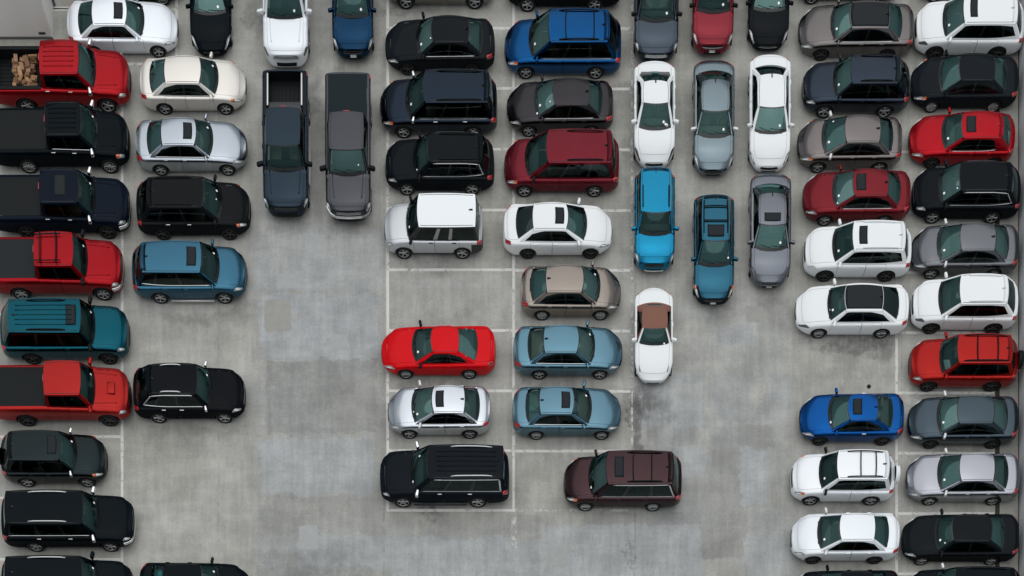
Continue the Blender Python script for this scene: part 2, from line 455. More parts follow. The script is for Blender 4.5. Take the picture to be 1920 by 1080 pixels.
    for i in range(nx - 1):
        xm = (xs[i] + xs[i + 1]) / 2
        for j in range(nr - 1):
            vm = (vfull[j] + vfull[j + 1]) / 2
            k4 = [(i, j), (i + 1, j), (i + 1, j + 1), (i, j + 1)]
            if all(inside[a] for a in k4): continue
            y = (ring[i, j, 1] + ring[i, j + 1, 1]) / 2
            left = j < nv - 1
            q = q_of(y)
            fr = xA0 + b0 * q; re = xC0 - b3 * q
            if vm > VG and re + .04 < xm < fr - .04: continue
            key = 'body'
            if vm > VH and xm >= fr - .04 and xm < xf - nose_gap and (o.get('hoodw', 1) > 0): key = 'hood'
            elif truck and xm < xC0 and vm > VG:
                if xm < xr + .07: key = 'tailgate'
                elif bedopen and vm > .80: continue
                elif not bedopen and vm > .80: key = 'tonneau_cover'
            elif (not truck) and vm > VH and xm <= re + .04 and xC0c - xr > .4 and xm > xr + .10: key = 'trunk_lid'
            elif xm > xfb and vm <= VH: key = 'front_bumper'
            elif xm < xrb and vm <= (.55 if not truck else .35): key = 'rear_bumper'
            elif VSILL < vm < VG and xB < xm < xD0: key = ('door', left, 0)
            elif VSILL < vm < VG and p['doors'] == 2 and xE < xm < xB: key = ('door', left, 1)
            elif vm < VSILL and o.get('clad'): key = 'sill_cladding'
            parts.setdefault(key, []).append(((i * nr + j), (i * nr + j + 1), ((i + 1) * nr + j + 1), ((i + 1) * nr + j)))
    allv = V.reshape(-1, 3)
    if 'body' in parts:
        fs = parts.pop('body'); par_ = {}
        def find(a):
            while par_.setdefault(a, a) != a: par_[a] = par_[par_[a]]; a = par_[a]
            return a
        for f in fs:
            for b_ in f[1:]: par_[find(b_)] = find(f[0])
        comp = {}
        for f in fs: comp.setdefault(find(f[0]), []).append(f)
        for ci, (cc, lst) in enumerate(sorted(comp.items(), key=lambda t: -len(t[1]))):
            if len(lst) >= 3: parts[('body', ci)] = lst
    # end caps
    def cap(i, key):
        row = half[i]; m = 9; ss = np.linspace(1, -1, m)
        xi = xs[i]
        yy, zz = ctrl(np.array([xi])); N = basis(VS)
        y = (N * yy).sum(-1); z = (N * zz).sum(-1)
        G = np.stack([np.full((nv, m), xi), y[:, None] * ss[None, :], np.repeat(z[:, None], m, 1)], -1)
        return deform(G)
    capF, capR = cap(0, 'f'), cap(nx - 1, 'r')
    pobjs = {}
    twotone = None
    for key, faces in parts.items():
        used = sorted({i for f in faces for i in f})
        mp = {a: b for b, a in enumerate(used)}
        vv = allv[used].copy()
        ff = [tuple(mp[i] for i in f) for f in faces]
        nm = key if isinstance(key, str) else key[0]
        mat = mpaint
        if nm in ('door', 'body') and twotone: mat = twotone
        if nm in ('front_bumper', 'rear_bumper'): mat = bumper_mat
        if nm == 'rear_bumper' and o.get('rearbumper'): mat = o['rearbumper']
        if nm == 'sill_cladding': mat = M_CLAD
        if nm == 'tonneau_cover': mat = o.get('tonmat', M_BLACK)
        if nm == 'hood' and o.get('hoodmat'): mat = o['hoodmat']
        if nm in ('hood', 'trunk_lid', 'door', 'tailgate', 'tonneau_cover'):
            # draw the panel edge in a little so that a shut line shows
            cnt = {}
            for f in ff:
                for a in range(4):
                    e = tuple(sorted((f[a], f[(a + 1) % 4]))); cnt[e] = cnt.get(e, 0) + 1
            bd = {i for e, c in cnt.items() if c == 1 for i in e}
            nb = {}
            for f in ff:
                for a in range(4):
                    for bb in range(4):
                        if a != bb: nb.setdefault(f[a], set()).add(f[bb])
            v0 = vv.copy()
            for i in bd:
                t = v0[list(nb[i])].mean(0) - v0[i]; ln = np.linalg.norm(t)
                if ln > 1e-6: vv[i] = v0[i] + t / ln * min(.009, ln * .3)
        if nm in ('front_bumper', 'rear_bumper'):
            G = capF if nm == 'front_bumper' else capR
            base = len(vv); vv = np.vstack([vv, G.reshape(-1, 3)])
            ff += [tuple(i + base for i in f) for f in grid_faces(*G.shape[:2], flip=(nm != 'front_bumper'))]
        ob = mobj(nm, vv, ff, mat, root)
        pobjs[key] = ob
    ctr = np.array([0, 0, .6])
    # underbody
    rbox('underbody', (L - .5, 1.40 * Wm, .34), (0, 0, gc + .19), M_BLACK, root, .02)
    # ---- wheels
    rim = o.get('rim', 'five')
    for xw in (xfw, xrw):
        for sd in (1, -1):
            w = bpy.data.objects.new('wheel', TYRE); link(w, root)
            w.location = (xw, sd * (Wm - .03 - .33 * r), r); w.rotation_euler = (0, 0, 0 if sd > 0 else math.pi)
            w.scale = (r, r, r)
            rm = bpy.data.objects.new('rim', RIMS[rim]); link(rm, w)
            rm.rotation_euler = (0, random.uniform(0, 6.28), 0)
            link(bpy.data.objects.new('brake_disc', DISC), w)
            ww = bpy.data.objects.new('wheel_well', WELL); link(ww, root)
            ww.location = (xw, sd * (Wm - .035), r); ww.scale = (R * .995, .34 * sd, R * .995)
    # ---- greenhouse
    A0p = PB(xA0, VG); C0p = PB(xC0, VG)
    zr = p['H'] - p['crown'] - p['arc'] - gc * 0
    yr = Wm * p['roofw']
    A0 = np.array([A0p[0], A0p[1], A0p[2]]); C0 = np.array([C0p[0], C0p[1], C0p[2]])
    A1 = np.array([xA1, yr, zr]); C1 = np.array([xC1, yr * (.97 if not truck else 1), zr - (.01 if kind not in ('sedan', 'coupe', 'hatch') else .02)])
    dzA = float(Tf(np.array(xA0c))) - A0[2] + .006
    dzC = float(Tf(np.array(xC0c))) - C0[2] + .006
    def E(t):
        t = np.asarray(t, float)[..., None]
        a = A0 + (A1 - A0) * t
        u = np.clip(t - 1, 0, 1)
        b = A1 + (C1 - A1) * u + np.concatenate([0 * u, .03 * 4 * u * (1 - u), p['arc'] * 4 * u * (1 - u)], -1)
        c = C1 + (C0 - C1) * np.clip(t - 2, 0, 1)
        return np.where(t <= 1, a, np.where(t <= 2, b, c))
    def PG(t, s):
        t, s = np.broadcast_arrays(np.asarray(t, float), np.asarray(s, float))
        e = E(t)
        q = 1 - np.abs(2 * s - 1) ** 2.2
        dx = np.interp(t, [0, 1, 2, 3], [b0, b1, -b2, -b3])
        dz = np.interp(t, [0, 1, 2, 3], [dzA, p['crown'], p['crown'], dzC])
        tt = t - np.floor(np.minimum(t, 2.999))
        dz = dz + np.where((t < 1) | (t > 2), .03 * np.sin(np.pi * tt), 0)
        dx = dx + np.where(t < 1, .03 * np.sin(np.pi * tt), 0)
        return np.stack([e[..., 0] + dx * q, e[..., 1] * (1 - 2 * s), e[..., 2] + dz * q], -1)
    def QS(u, w, side):
        u, w = np.broadcast_arrays(np.asarray(u, float), np.asarray(w, float))
        xb = A0p[0] * 0 + xA0 + (xC0 - xA0) * u
        bt = PB(xb, np.full_like(xb, VG))
        tp = E(1 + u)
        Q = bt + (tp - bt) * w[..., None]
        Q[..., 1] += .025 * np.sin(np.pi * w) * np.sin(np.pi * np.clip(u, 0, 1)) ** .5
        Q[..., 1] *= side
        return Q
    def gridPG(t0, t1, s0, s1, n=8, m=11): return PG(np.linspace(t0, t1, n)[:, None], np.linspace(s0, s1, m)[None, :])
    cab_mat = o.get('cabmat', twotone or mpaint)
    soft = kind == 'roadster'
    # roof
    rf = patch('soft_top' if soft else 'roof', gridPG(1, 2, 0, 1, 14, 15), M_FABRIC if soft else mroof, root, ctr)
    # windshield, border, glass
    def framed(nm, t0, t1, bt0, bt1, bs, gmat, fmat, frame='glass_surround'):
        ob = patch(nm, gridPG(t0 + bt0, t1 - bt1, bs, 1 - bs, 8, 13), gmat, root, ctr)
        V = []; F = []
        for (a0, a1, s0, s1) in ((t0, t0 + bt0, 0, 1), (t1 - bt1, t1, 0, 1), (t0 + bt0, t1 - bt1, 0, bs), (t0 + bt0, t1 - bt1, 1 - bs, 1)):
            G = gridPG(a0, a1, s0, s1, 3 if a1 - a0 < .3 else 8, 13 if s1 - s0 > .5 else 3)
            b = len(V); V += G.reshape(-1, 3).tolist(); F += [tuple(i + b for i in f) for f in grid_faces(*G.shape[:2])]
        mobj(frame, V, F, fmat, ob)
        return ob
    ws = framed('windshield', 0, 1, o.get('cowlband', .13), .05, .035, o.get('wsglass') or random.choice(M_GLASSES), M_TRIMBLACK)
    # pillars flanking the windshield
    for s0, s1 in ((-.0, .055), (.945, 1.0)):
        patch('pillar', gridPG(0.0, 1.0, s0, s1, 8, 3), cab_mat, root, ctr, .006, .012)
    if soft:
        patch('soft_top', gridPG(2, 3, 0, 1, 8, 13), M_FABRIC, root, ctr)
        patch('rear_window', gridPG(2.35, 2.62, .22, .78, 4, 8), M_TRIMBLACK, root, ctr, .006, .008)
    elif truck:
        patch('cab_back', gridPG(2, 3, 0, 1, 8, 13), mpaint, root, ctr)
        patch('rear_window', gridPG(2.12, 2.8, .10, .90, 6, 9), M_PRIV, root, ctr, .008, .01)
    else:
        steep = kind in ('suv', 'bigsuv', 'van', 'box', 'soul', 'wagon')
        rmat = o.get('rearglass', M_PRIV if steep else random.choice(M_GLASSES))
        rg = framed('rear_window', 2, 3, .06, .08 if not steep else .15, .06, rmat, M_TRIMBLACK)
        for s0, s1 in ((0, .07), (.93, 1.0)):
            patch('pillar', gridPG(2.0, 3.0, s0, s1, 8, 3), cab_mat, root, ctr, .006, .012)
        if kind in ('suv', 'wagon', 'van', 'hatch', 'soul') and o.get('spoiler', 1):
            patch('spoiler', gridPG(1.93, 2.10, .06, .94, 4, 11), o.get('spoilmat', mroof), root, ctr, .018, .03)
    # sides with window openings
    wins = p['wins']; w0, w1 = (.10, .90)
    ta, tb = {'sedan': (.30, .0), 'coupe': (.40, .06), 'hatch': (.12, .22), 'suv': (.10, .16), 'wagon': (.10, .06), 'soul': (.05, .12), 'van': (.0, .0)}.get(kind, (.0, .0))
    ta, tb = o.get('taper', (ta, tb))
    w0f = lambda u: .10 + tb * np.clip((u - .55) / .4, 0, 1) ** 1.6
    w1f = lambda u: .90 - ta * np.clip((u - .62) / .36, 0, 1) ** 1.8 - .10 * np.clip((.16 - u) / .16, 0, 1) ** 2
    def QR(u, t, lo, hi, side):
        u = np.asarray(u, float)
        W_ = {0: 0 * u, 1: w0f(u), 2: w1f(u), 3: 0 * u + 1}
        return QS(u[:, None], W_[lo][:, None] + (W_[hi] - W_[lo])[:, None] * np.asarray(t)[None, :], side)
    ub = sorted({0.0, 1.0, *[a for w in wins for a in w]})
    sgl = o.get('sideglass', M_SIDE)
    priv = o.get('privacy', kind in ('suv', 'bigsuv', 'van', 'box', 'soul'))
    for side in (1, -1):
        V = []; F = []
        for a, bnd in zip(ub[:-1], ub[1:]):
            iswin = any(abs(a - w[0]) < 1e-6 for w in wins)
            n = max(2, int((bnd - a) * 18) + 2)
            between = (not iswin) and a > 0.2 and bnd < .98 and any(abs(bnd - w[0]) < 1e-6 for w in wins)
            for (c0, c1, m) in (((0, 1, 2), (2, 3, 2)) if iswin else ((0, 1, 2), (1, 2, 5), (2, 3, 2))):
                G = QR(np.linspace(a, bnd, n), np.linspace(0, 1, m), c0, c1, side)
                if between and c0 == 1:
                    mobj('door_pillar', G.reshape(-1, 3), grid_faces(*G.shape[:2], flip=side < 0), o.get('pillarmat', M_TRIMBLACK), root)
                    continue
                b = len(V); V += G.reshape(-1, 3).tolist(); F += [tuple(i + b for i in f) for f in grid_faces(*G.shape[:2], flip=side < 0)]
        mobj('window_frame', V, F, M_FABRIC if soft else cab_mat, root)
        for k, (a, bnd) in enumerate(wins):
            G = QR(np.linspace(a, bnd, 9), np.linspace(0, 1, 5), 1, 2, side)
            patch('window', G, (M_PRIV if (priv and k > 0) else sgl), root, ctr, -.006)
        if o.get('chrome'):
            patch('window_trim', QS(np.linspace(wins[0][0] + .01, wins[-1][1], 16)[:, None], (w0f(np.linspace(wins[0][0] + .01, wins[-1][1], 16))[:, None] + np.array([-.08, .0])[None, :]), side), M_CHROME, root, ctr, .010, .012)
        if o.get('chrome') == 2:
            patch('window_trim', QS(np.linspace(wins[0][0] + .03, wins[-1][1], 16)[:, None], np.linspace(.91, .97, 2)[None, :], side) if ta < .05 else QS(np.linspace(wins[0][0] + .03, wins[-1][1], 16)[:, None], w1f(np.linspace(wins[0][0] + .03, wins[-1][1], 16))[:, None] + np.array([.01, .07])[None, :], side), M_CHROME, root, ctr, .010, .012)
            patch('window_trim', QS(np.linspace(wins[-1][1] - .012, wins[-1][1] + .012, 2)[:, None], np.linspace(float(w0f(wins[-1][1])) - .06, float(w1f(wins[-1][1])) + .05, 8)[None, :], side), M_CHROME, root, ctr, .010, .012)
        # door handles
        for key, ob in pobjs.items():
            if isinstance(key, tuple) and key[0] == 'door' and key[1] == (side == 1):
                xh = (xB + .16) if key[2] == 0 else (xE + .22 if not truck else xE + .16)
                hp = PB(xh, .66, side)
                hm = o.get('handle', mpaint)
                rbox('door_handle', (.19, .035, .035), (hp[0], hp[1] + side * .012, hp[2]), hm, ob, .012)
        # mirror
        if o.get('mirrors', 1):
            mx = xA0 + .02 - .18 * (xA0 - xA1)
            mp_ = QS(np.array((xA0 - mx) / (xA0 - xC0)), np.array(.12), side)
            ms = 1.0 if not (truck or kind == 'bigsuv') else 1.3
            mo = rbox('mirror', (.12 * ms, .24 * ms, .16 * ms), (mp_[0] + .04, mp_[1] + side * .15 * ms, mp_[2] + .05 * ms), o.get('mirrormat', mpaint), root, .045 * ms, (0, 0, side * -.25), 3)
            rbox('mirror_stalk', (.06, .14, .04), (mp_[0] + .04, mp_[1] + side * .05, mp_[2] + .0), M_BLACK, root, .012)
    # ---- lamps, grille, plate
    hm = o.get('headmat', M_HEAD)
    hv = o.get('hv', (.48, .80) if not truck else (.42, .78)); hl = o.get('hl', (.05, p['rxf'] * .72))
    for side in (1, -1):
        aa = np.linspace(hl[0], hl[1], 8)
        vv = np.linspace(0, 1, 5)
        tq = np.linspace(0, 1, 8)
        lo = hv[0] + .05 * tq; hi = lo + (hv[1] - hv[0]) * np.maximum(.04, .62 + .95 * tq - 1.5 * tq ** 2.5) * .95
        hi = np.minimum(hi, .83)
        G = PB((xf - aa)[:, None], lo[:, None] + (hi - lo)[:, None] * vv[None, :], side)
        hd = patch('headlight', G, hm, root, ctr, .010, .014)
        if hm is M_HEAD:
            i0 = 2 if truck else 1
            patch('reflector', G[i0:i0 + 4, 1:4], M_REFL, hd, ctr, .016, .01)
        if o.get('amber'):
            aa = np.linspace(hl[1] - .16, hl[1] + .05, 4)
            G = PB((xf - aa)[:, None], np.linspace(hv[0] + .08, hv[1] - .05, 3)[None, :], side)
            patch('turn_signal', G, M_AMBER, hd, ctr, .018, .02)
        tv = o.get('tv', (.47, .79) if not truck else (.40, .70)); tl = o.get('tl', (.02, .30 if kind in ('sedan', 'coupe', 'roadster') else .24))
        aa = np.linspace(tl[0], tl[1], 7)
        lo = np.linspace(tv[0], tv[0] + .08, 7)
        G = PB((xr + aa)[:, None], lo[:, None] + (tv[1] - lo)[:, None] * vv[None, :], side)
        patch('taillight', G, M_TAIL, root, ctr, .010, .014)
    def capG(G0, va, vb, sa, sb, n=4, m=7):
        vi = np.interp(np.linspace(va, vb, n), VS, np.arange(nv)); si = np.linspace((1 - sb) / 2 * 8, (1 - sa) / 2 * 8, m)
        out = np.zeros((n, m, 3))
        for a in range(n):
            for b in range(m):
                i0 = int(min(vi[a], nv - 2)); fi = vi[a] - i0; j0 = int(min(si[b], 7)); fj = si[b] - j0
                out[a, b] = (G0[i0, j0] * (1 - fi) + G0[i0 + 1, j0] * fi) * (1 - fj) + (G0[i0, j0 + 1] * (1 - fi) + G0[i0 + 1, j0 + 1] * fi) * fj
        return out
    if not o.get('nogrille'):
        gv = o.get('gv', (.42, .74)); 
        gr = patch('grille', capG(capF, gv[0], gv[1], -.86, .86), o.get('grillemat', M_TRIMBLACK), root, ctr, .012, .014)
        if o.get('grillebars'):
            for k in range(o['grillebars']):
                va = gv[0] + (gv[1] - gv[0]) * (k + .35) / o['grillebars']
                patch('grille_bar', capG(capF, va, va + .045, -.92, .92, 2, 9), M_CHROME, gr, ctr, .03, .03)
    patch('lower_intake', capG(capF, .07, .26, -.75, .75), M_BLACK, root, ctr, .010, .012)
    if o.get('chromebumper'):
        patch('bumper_bar', capG(capF, .24, .38, -1, 1, 4, 11), M_CHROME, root, ctr, .035, .04)
        for side in (1, -1):
            patch('bumper_bar', PB((xf - np.linspace(0, p['rxf'] * .8, 8))[:, None], np.linspace(.22, .36, 4)[None, :], side), M_CHROME, root, ctr, .035, .04)
    if o.get('plate'):
        patch('licence_plate', capG(capF, .27, .37, -.26, .26, 2, 2), M_PLATE, root, ctr, .04, .03)
    for sd in ((-1, 1) if truck else ()):
        xa = np.linspace(xf - .30 - p['rxf'] * .3, xA0c - .10, 8)
        va = np.interp(np.linspace(0, 1, 8), [0, 1], [.905, .885])
        G = PB(xa[:, None], va[:, None] + np.array([-.006, .006])[None, :], sd)
        patch('hood_crease', G, mpaint, pobjs.get('hood', root), ctr, .004, .010)
    if o.get('scoop'):
        xsc = xf - .75
        zs_ = float(PB(xsc, 1.0)[2])
        rbox('hood_scoop', (.34, .52, .07), (xsc, 0, zs_ + .02), mpaint, root, .03)
        rbox('scoop_mouth', (.03, .42, .035), (xsc + .165, 0, zs_ + .025), M_BLACK, root, .008)
    if o.get('bumpbar'):
        patch('bumper_insert', capG(capF, .10, .17, -.85, .85, 3, 9), simple('white_insert', (.75, .77, .78), .4), root, ctr, .03, .03)
    # wipers resting at the foot of the glass
    for (sa, sb) in ((.14, .52), (.50, .84)):
        G = PG(np.linspace(.115, .20, 5), np.linspace(sa, sb, 5)); G[:, 2] += .018
        tube('wiper', G, .011, M_BLACK, root, 5)
    if not soft and not o.get('panel'):
        for s_ in (.045, .955):
            patch('roof_moulding', PG(np.linspace(1.03, 1.96, 10)[:, None], np.array([s_ - .007, s_ + .007])[None, :]), M_TRIMBLACK, rf, ctr, .003, .004)
    # ---- roof furniture
    if o.get('sunroof'):
        a, bnd = o['sunroof'] if isinstance(o['sunroof'], tuple) else (1.10, 1.36)
        patch('sunroof', gridPG(a, bnd, .20, .80, 5, 9), M_ROOFGLASS, root, ctr, .006, .008)
    if o.get('panel'):      # full dark roof panel
        patch('roof_panel', gridPG(1.01, 1.99, .065, .935, 10, 11), M_ROOFGLASS, root, ctr, .006, .008)
    if o.get('rails'):
        rm_ = {'s': M_SILVER, 'k': M_BLACK, 'p': mpaint}[o['rails']]
        ra, rb_ = o.get('railspan', (1.18, 1.90))
        for s_ in (.075, .925):
            G = PG(np.linspace(ra, rb_, 9), np.full(9, s_))
            n = len(G); G = G.copy(); lift = .05 * np.sin(np.linspace(0, np.pi, n)) ** .3
            G[:, 2] += lift
            tube('roof_rail', G, .024, rm_, root)
    for ct in o.get('bars', ()):
        G = PG(np.full(9, ct), np.linspace(.075, .925, 9)); G[:, 2] += .05
        tube('crossbar', G, .025, M_BLACK, root)
    if o.get('ribs'):
        for s_ in np.linspace(.22, .78, 5):
            G = PG(np.linspace(1.12, 1.9, 7)[:, None], np.array([s_ - .012, s_ + .012])[None, :])
            patch('roof_rib', G, mroof, root, ctr, .012, .014)
    if o.get('fin', 1) and not truck and not soft:
        fp = PG(np.array(1.90), np.array(.5))
        s_ = .17
        V = [(0, -.03, 0), (0, .03, 0), (-s_, -.03, -.005), (-s_, .03, -.005), (-s_ * .75, 0, .07), (-s_, 0, .06)]
        fo = mobj('antenna_fin', np.array(V) + fp + np.array([.05, 0, .0]), [(0, 1, 4), (0, 4, 5, 2), (1, 3, 5, 4), (2, 5, 3)], o.get('finmat', M_TRIMBLACK), root, False)
    if o.get('spare'):
        sp = bpy.data.objects.new('spare_wheel', TYRE); link(sp, root)
        sp.location = (xr - .04, 0, .88); sp.rotation_euler = (0, 0, math.pi / 2); sp.scale = (.34, .30, .34)
        v, f = lathe([(1.02, -.25), (1.02, .28), (.9, .36), (.001, .38)], 28)
        mobj('spare_wheel_cover', v, f, o['spare'] if not isinstance(o['spare'], bool) else M_BLACK, sp)
    if o.get('side_step'):
        for side in (1, -1):
            tube('side_step', [(xrw + R + .05, side * (Wm - .02), gc + .03), (xfw - R - .05, side * (Wm - .02), gc + .03)], .035, o['side_step'], root)
    # ---- pickup bed
    if truck:
        bx0, bx1 = xr + .09, xC0 - .06
        if bedopen:
            hw = .80 * Wm; zt = 1.24; zf = .78
            V = [(bx0, -hw, zf), (bx1, -hw, zf), (bx1, hw, zf), (bx0, hw, zf), (bx0, -hw, zt), (bx1, -hw, zt), (bx1, hw, zt), (bx0, hw, zt)]
            mobj('bed_liner', V, [(0, 1, 2, 3), (0, 4, 5, 1), (1, 5, 6, 2), (2, 6, 7, 3), (3, 7, 4, 0)], M_BLACK, root, False)
            for k in range(9):
                y = -hw + .12 + k * (2 * hw - .24) / 8
                rbox('bed_rib', (bx1 - bx0 - .1, .05, .02), ((bx0 + bx1) / 2, y, zf + .012), M_BLACK, root, .006, seg=1)
            for side in (1, -1):
                rbox('bed_rail_cap', (bx1 - bx0, .15 * Wm, .035), ((bx0 + bx1) / 2, side * .86 * Wm, 1.285), o.get('railcap', M_BLACK), root, .012)
            if o.get('bedbars'):
                for side in (1, -1):
                    rbox('bed_side_bar', (1.42, .07, .06), (bx0 + .80, side * .74 * Wm, 1.30), M_SILVER, root, .02)
                rbox('bed_toolbox', (.62, 1.46 * Wm, .30), (bx1 - .36, 0, 1.08), simple('box_slate', (.02, .024, .028), .35), root, .02)
        else:
            rbox('tonneau_edge', (.05, 1.7 * Wm, .03), (bx1 - .02, 0, 1.315), M_BLACK, root, .01)
        rbox('third_brake_light', (.03, .30, .05), (xC1 - .055, 0, zr + .02), M_TAIL, root, .01)
    # ---- interior
    sm = o.get('seats') or random.choice((M_SEAT, M_SEAT, M_SEATG, M_SEATT))
    xd = xA0 + .04
    dz_ = A0[2]
    rbox('dashboard', (.62, 1.62 * Wm, .26), (xA0 - .12, 0, dz_ - .13), random.choice((M_DASH, M_DASH, M_DASHG, M_DASHT)), root, .07)
    st = PG(np.array(.62), np.array(.28))
    seatz = zr - .98 if zr > 1.6 else zr - .93
    xs_front = xA1 - .34
    nrow = [xs_front] + ([] if (soft or kind == 'coupe' and False) else [xs_front - .80])
    if truck and xs_front - .88 < xC0 + .25: nrow = [xs_front]
    for ri, xx in enumerate(nrow):
        if xx < xr + .8: continue
        for side in (1, -1):
            yy = side * .43 * Wm
            st_ = rbox('seat', (.50, .52, .16), (xx + .10, yy, seatz + .12), sm, root, .05)
            rbox('seat_back', (.14, .50, .62), (-.30, 0, .36), sm, st_, .05, (0, -.25, 0))
            if ri and kind in ('sedan', 'coupe', 'hatch'): continue
            rbox('headrest', (.09, .26, .18), (-.42, 0, .74), sm, st_, .04, (0, -.2, 0))
    # steering wheel
    v, f = [], []
    for k in range(18):
        a = 2 * math.pi * k / 18
        for m in range(6):
            bq = 2 * math.pi * m / 6
            rr = .18 + .018 * math.cos(bq)
            v.append((.018 * math.sin(bq), rr * math.cos(a), rr * math.sin(a)))
    for k in range(18):
        for m in range(6):
            f.append((k * 6 + m, k * 6 + (m + 1) % 6, ((k + 1) % 18) * 6 + (m + 1) % 6, ((k + 1) % 18) * 6 + m))
    sw = mobj('steering_wheel', np.array(v), f, M_BLACK, root)
    sw.location = (xA0 - .50, .43 * Wm, dz_ + .02); sw.rotation_euler = (0, -.45, 0)
    if not truck and not soft and xC0c - xr > .4:
        rbox('parcel_shelf', (max(.3, xC1 - xC0 + .05), 1.5 * Wm, .05), ((xC0 + xC1) / 2 + .05, 0, C0[2] - .06), o.get('shelf', M_SEATG), root, .01)
    # sticker on the driver's side of the windshield
    for (t_, s_, sz) in o.get('stickers', ((.30, .24, .05),)):
        c = PG(np.array(t_), np.array(s_)); du = PG(np.array(t_ + .02), np.array(s_)) - c; dv = PG(np.array(t_), np.array(s_ + .02)) - c
        du /= np.linalg.norm(du); dv /= np.linalg.norm(dv); nn = np.cross(du, dv)
        if nn[2] < 0: nn = -nn
        V = [c + nn * .007 + sz * (math.cos(a) * du + math.sin(a) * dv) for a in np.linspace(0, 2 * math.pi, 13)[:-1]]
        mobj('windshield_sticker', np.array(V), [tuple(range(12))], M_STICK, root, False)
    info = dict(PG=PG, PB=PB, xC0=xC0, xr=xr, xf=xf, ctr=ctr, root=root, Wm=Wm, zr=zr, xA0=xA0, mpaint=mpaint, pobjs=pobjs)
    return info

def gx(px, z): return PX(NADX + (px - NADX) * (CAMH - z) / CAMH)
def gy(py, z): return PY(NADY + (py - NADY) * (CAMH - z) / CAMH)
def car_h(name, kind, dirn, x0, x1, yw, wf, wr, col, label, cat, **o):
    """car lying east-west: x0..x1 silhouette, yw near tyres' contact line, wf / wr hub pixels"""
    z = .55 if kind not in ('pickup', 'bigsuv') else .75
    if x0 is None: a, b = None, None
    X0, X1 = gx(x0, z), gx(x1, z)
    L = X1 - X0; cx = (X0 + X1) / 2
    Wm = o.get('W', PRE[kind]['W']) / 2
    cy = PY(yw) + (Wm - .05)
    r = PRE[kind]['r']
    f, rr = gx(wf, r) - cx, gx(wr, r) - cx
    sgn = 1 if dirn == 'R' else -1
    g = o.pop('g', None)
    if g:
        pr = PRE[kind]; H_ = pr['H']
        loc = lambda px, z: sgn * (gx(px, z) - cx)
        o['wsb'] = L / 2 - loc(g[0], pr['cowl']); o['wst'] = L / 2 - loc(g[1], H_ - .03)
        if kind == 'pickup': o['cab'] = L / 2 - loc(g[2], H_ - .05)
        else:
            o['rwt'] = max(.16, L / 2 + loc(g[2], H_ - .05))
            if len(g) > 3: o['rwb'] = min(max(.10, L / 2 + loc(g[3], pr['deck'])), o['rwt'] - .1)
            else: o['rwb'] = max(.06, min(pr['rwb'], o['rwt'] - .12))
    return build_car(name, kind, cx, cy, 0 if sgn > 0 else math.pi, L, sgn * f, sgn * rr, col, label, cat, **o)
def car_v(name, kind, xc, y0, y1, col, label, cat, wbf=.19, wbr=.20, ztail=None, L=None, **o):
    """car facing south; y1 = lowest front pixel, y0 = highest rear pixel"""
    p = PRE[kind]
    Yn = gy(y1, p['gc'] + .08)
    if L is None:
        Yt = gy(y0, ztail if ztail else p['tail'])
        L = Yt - Yn
    cy = Yn + L / 2
    cx = gx(xc, .7)
    return build_car(name, kind, cx, cy, -math.pi / 2, L, L / 2 - wbf * L, -L / 2 + wbr * L, col, label, cat, **o)
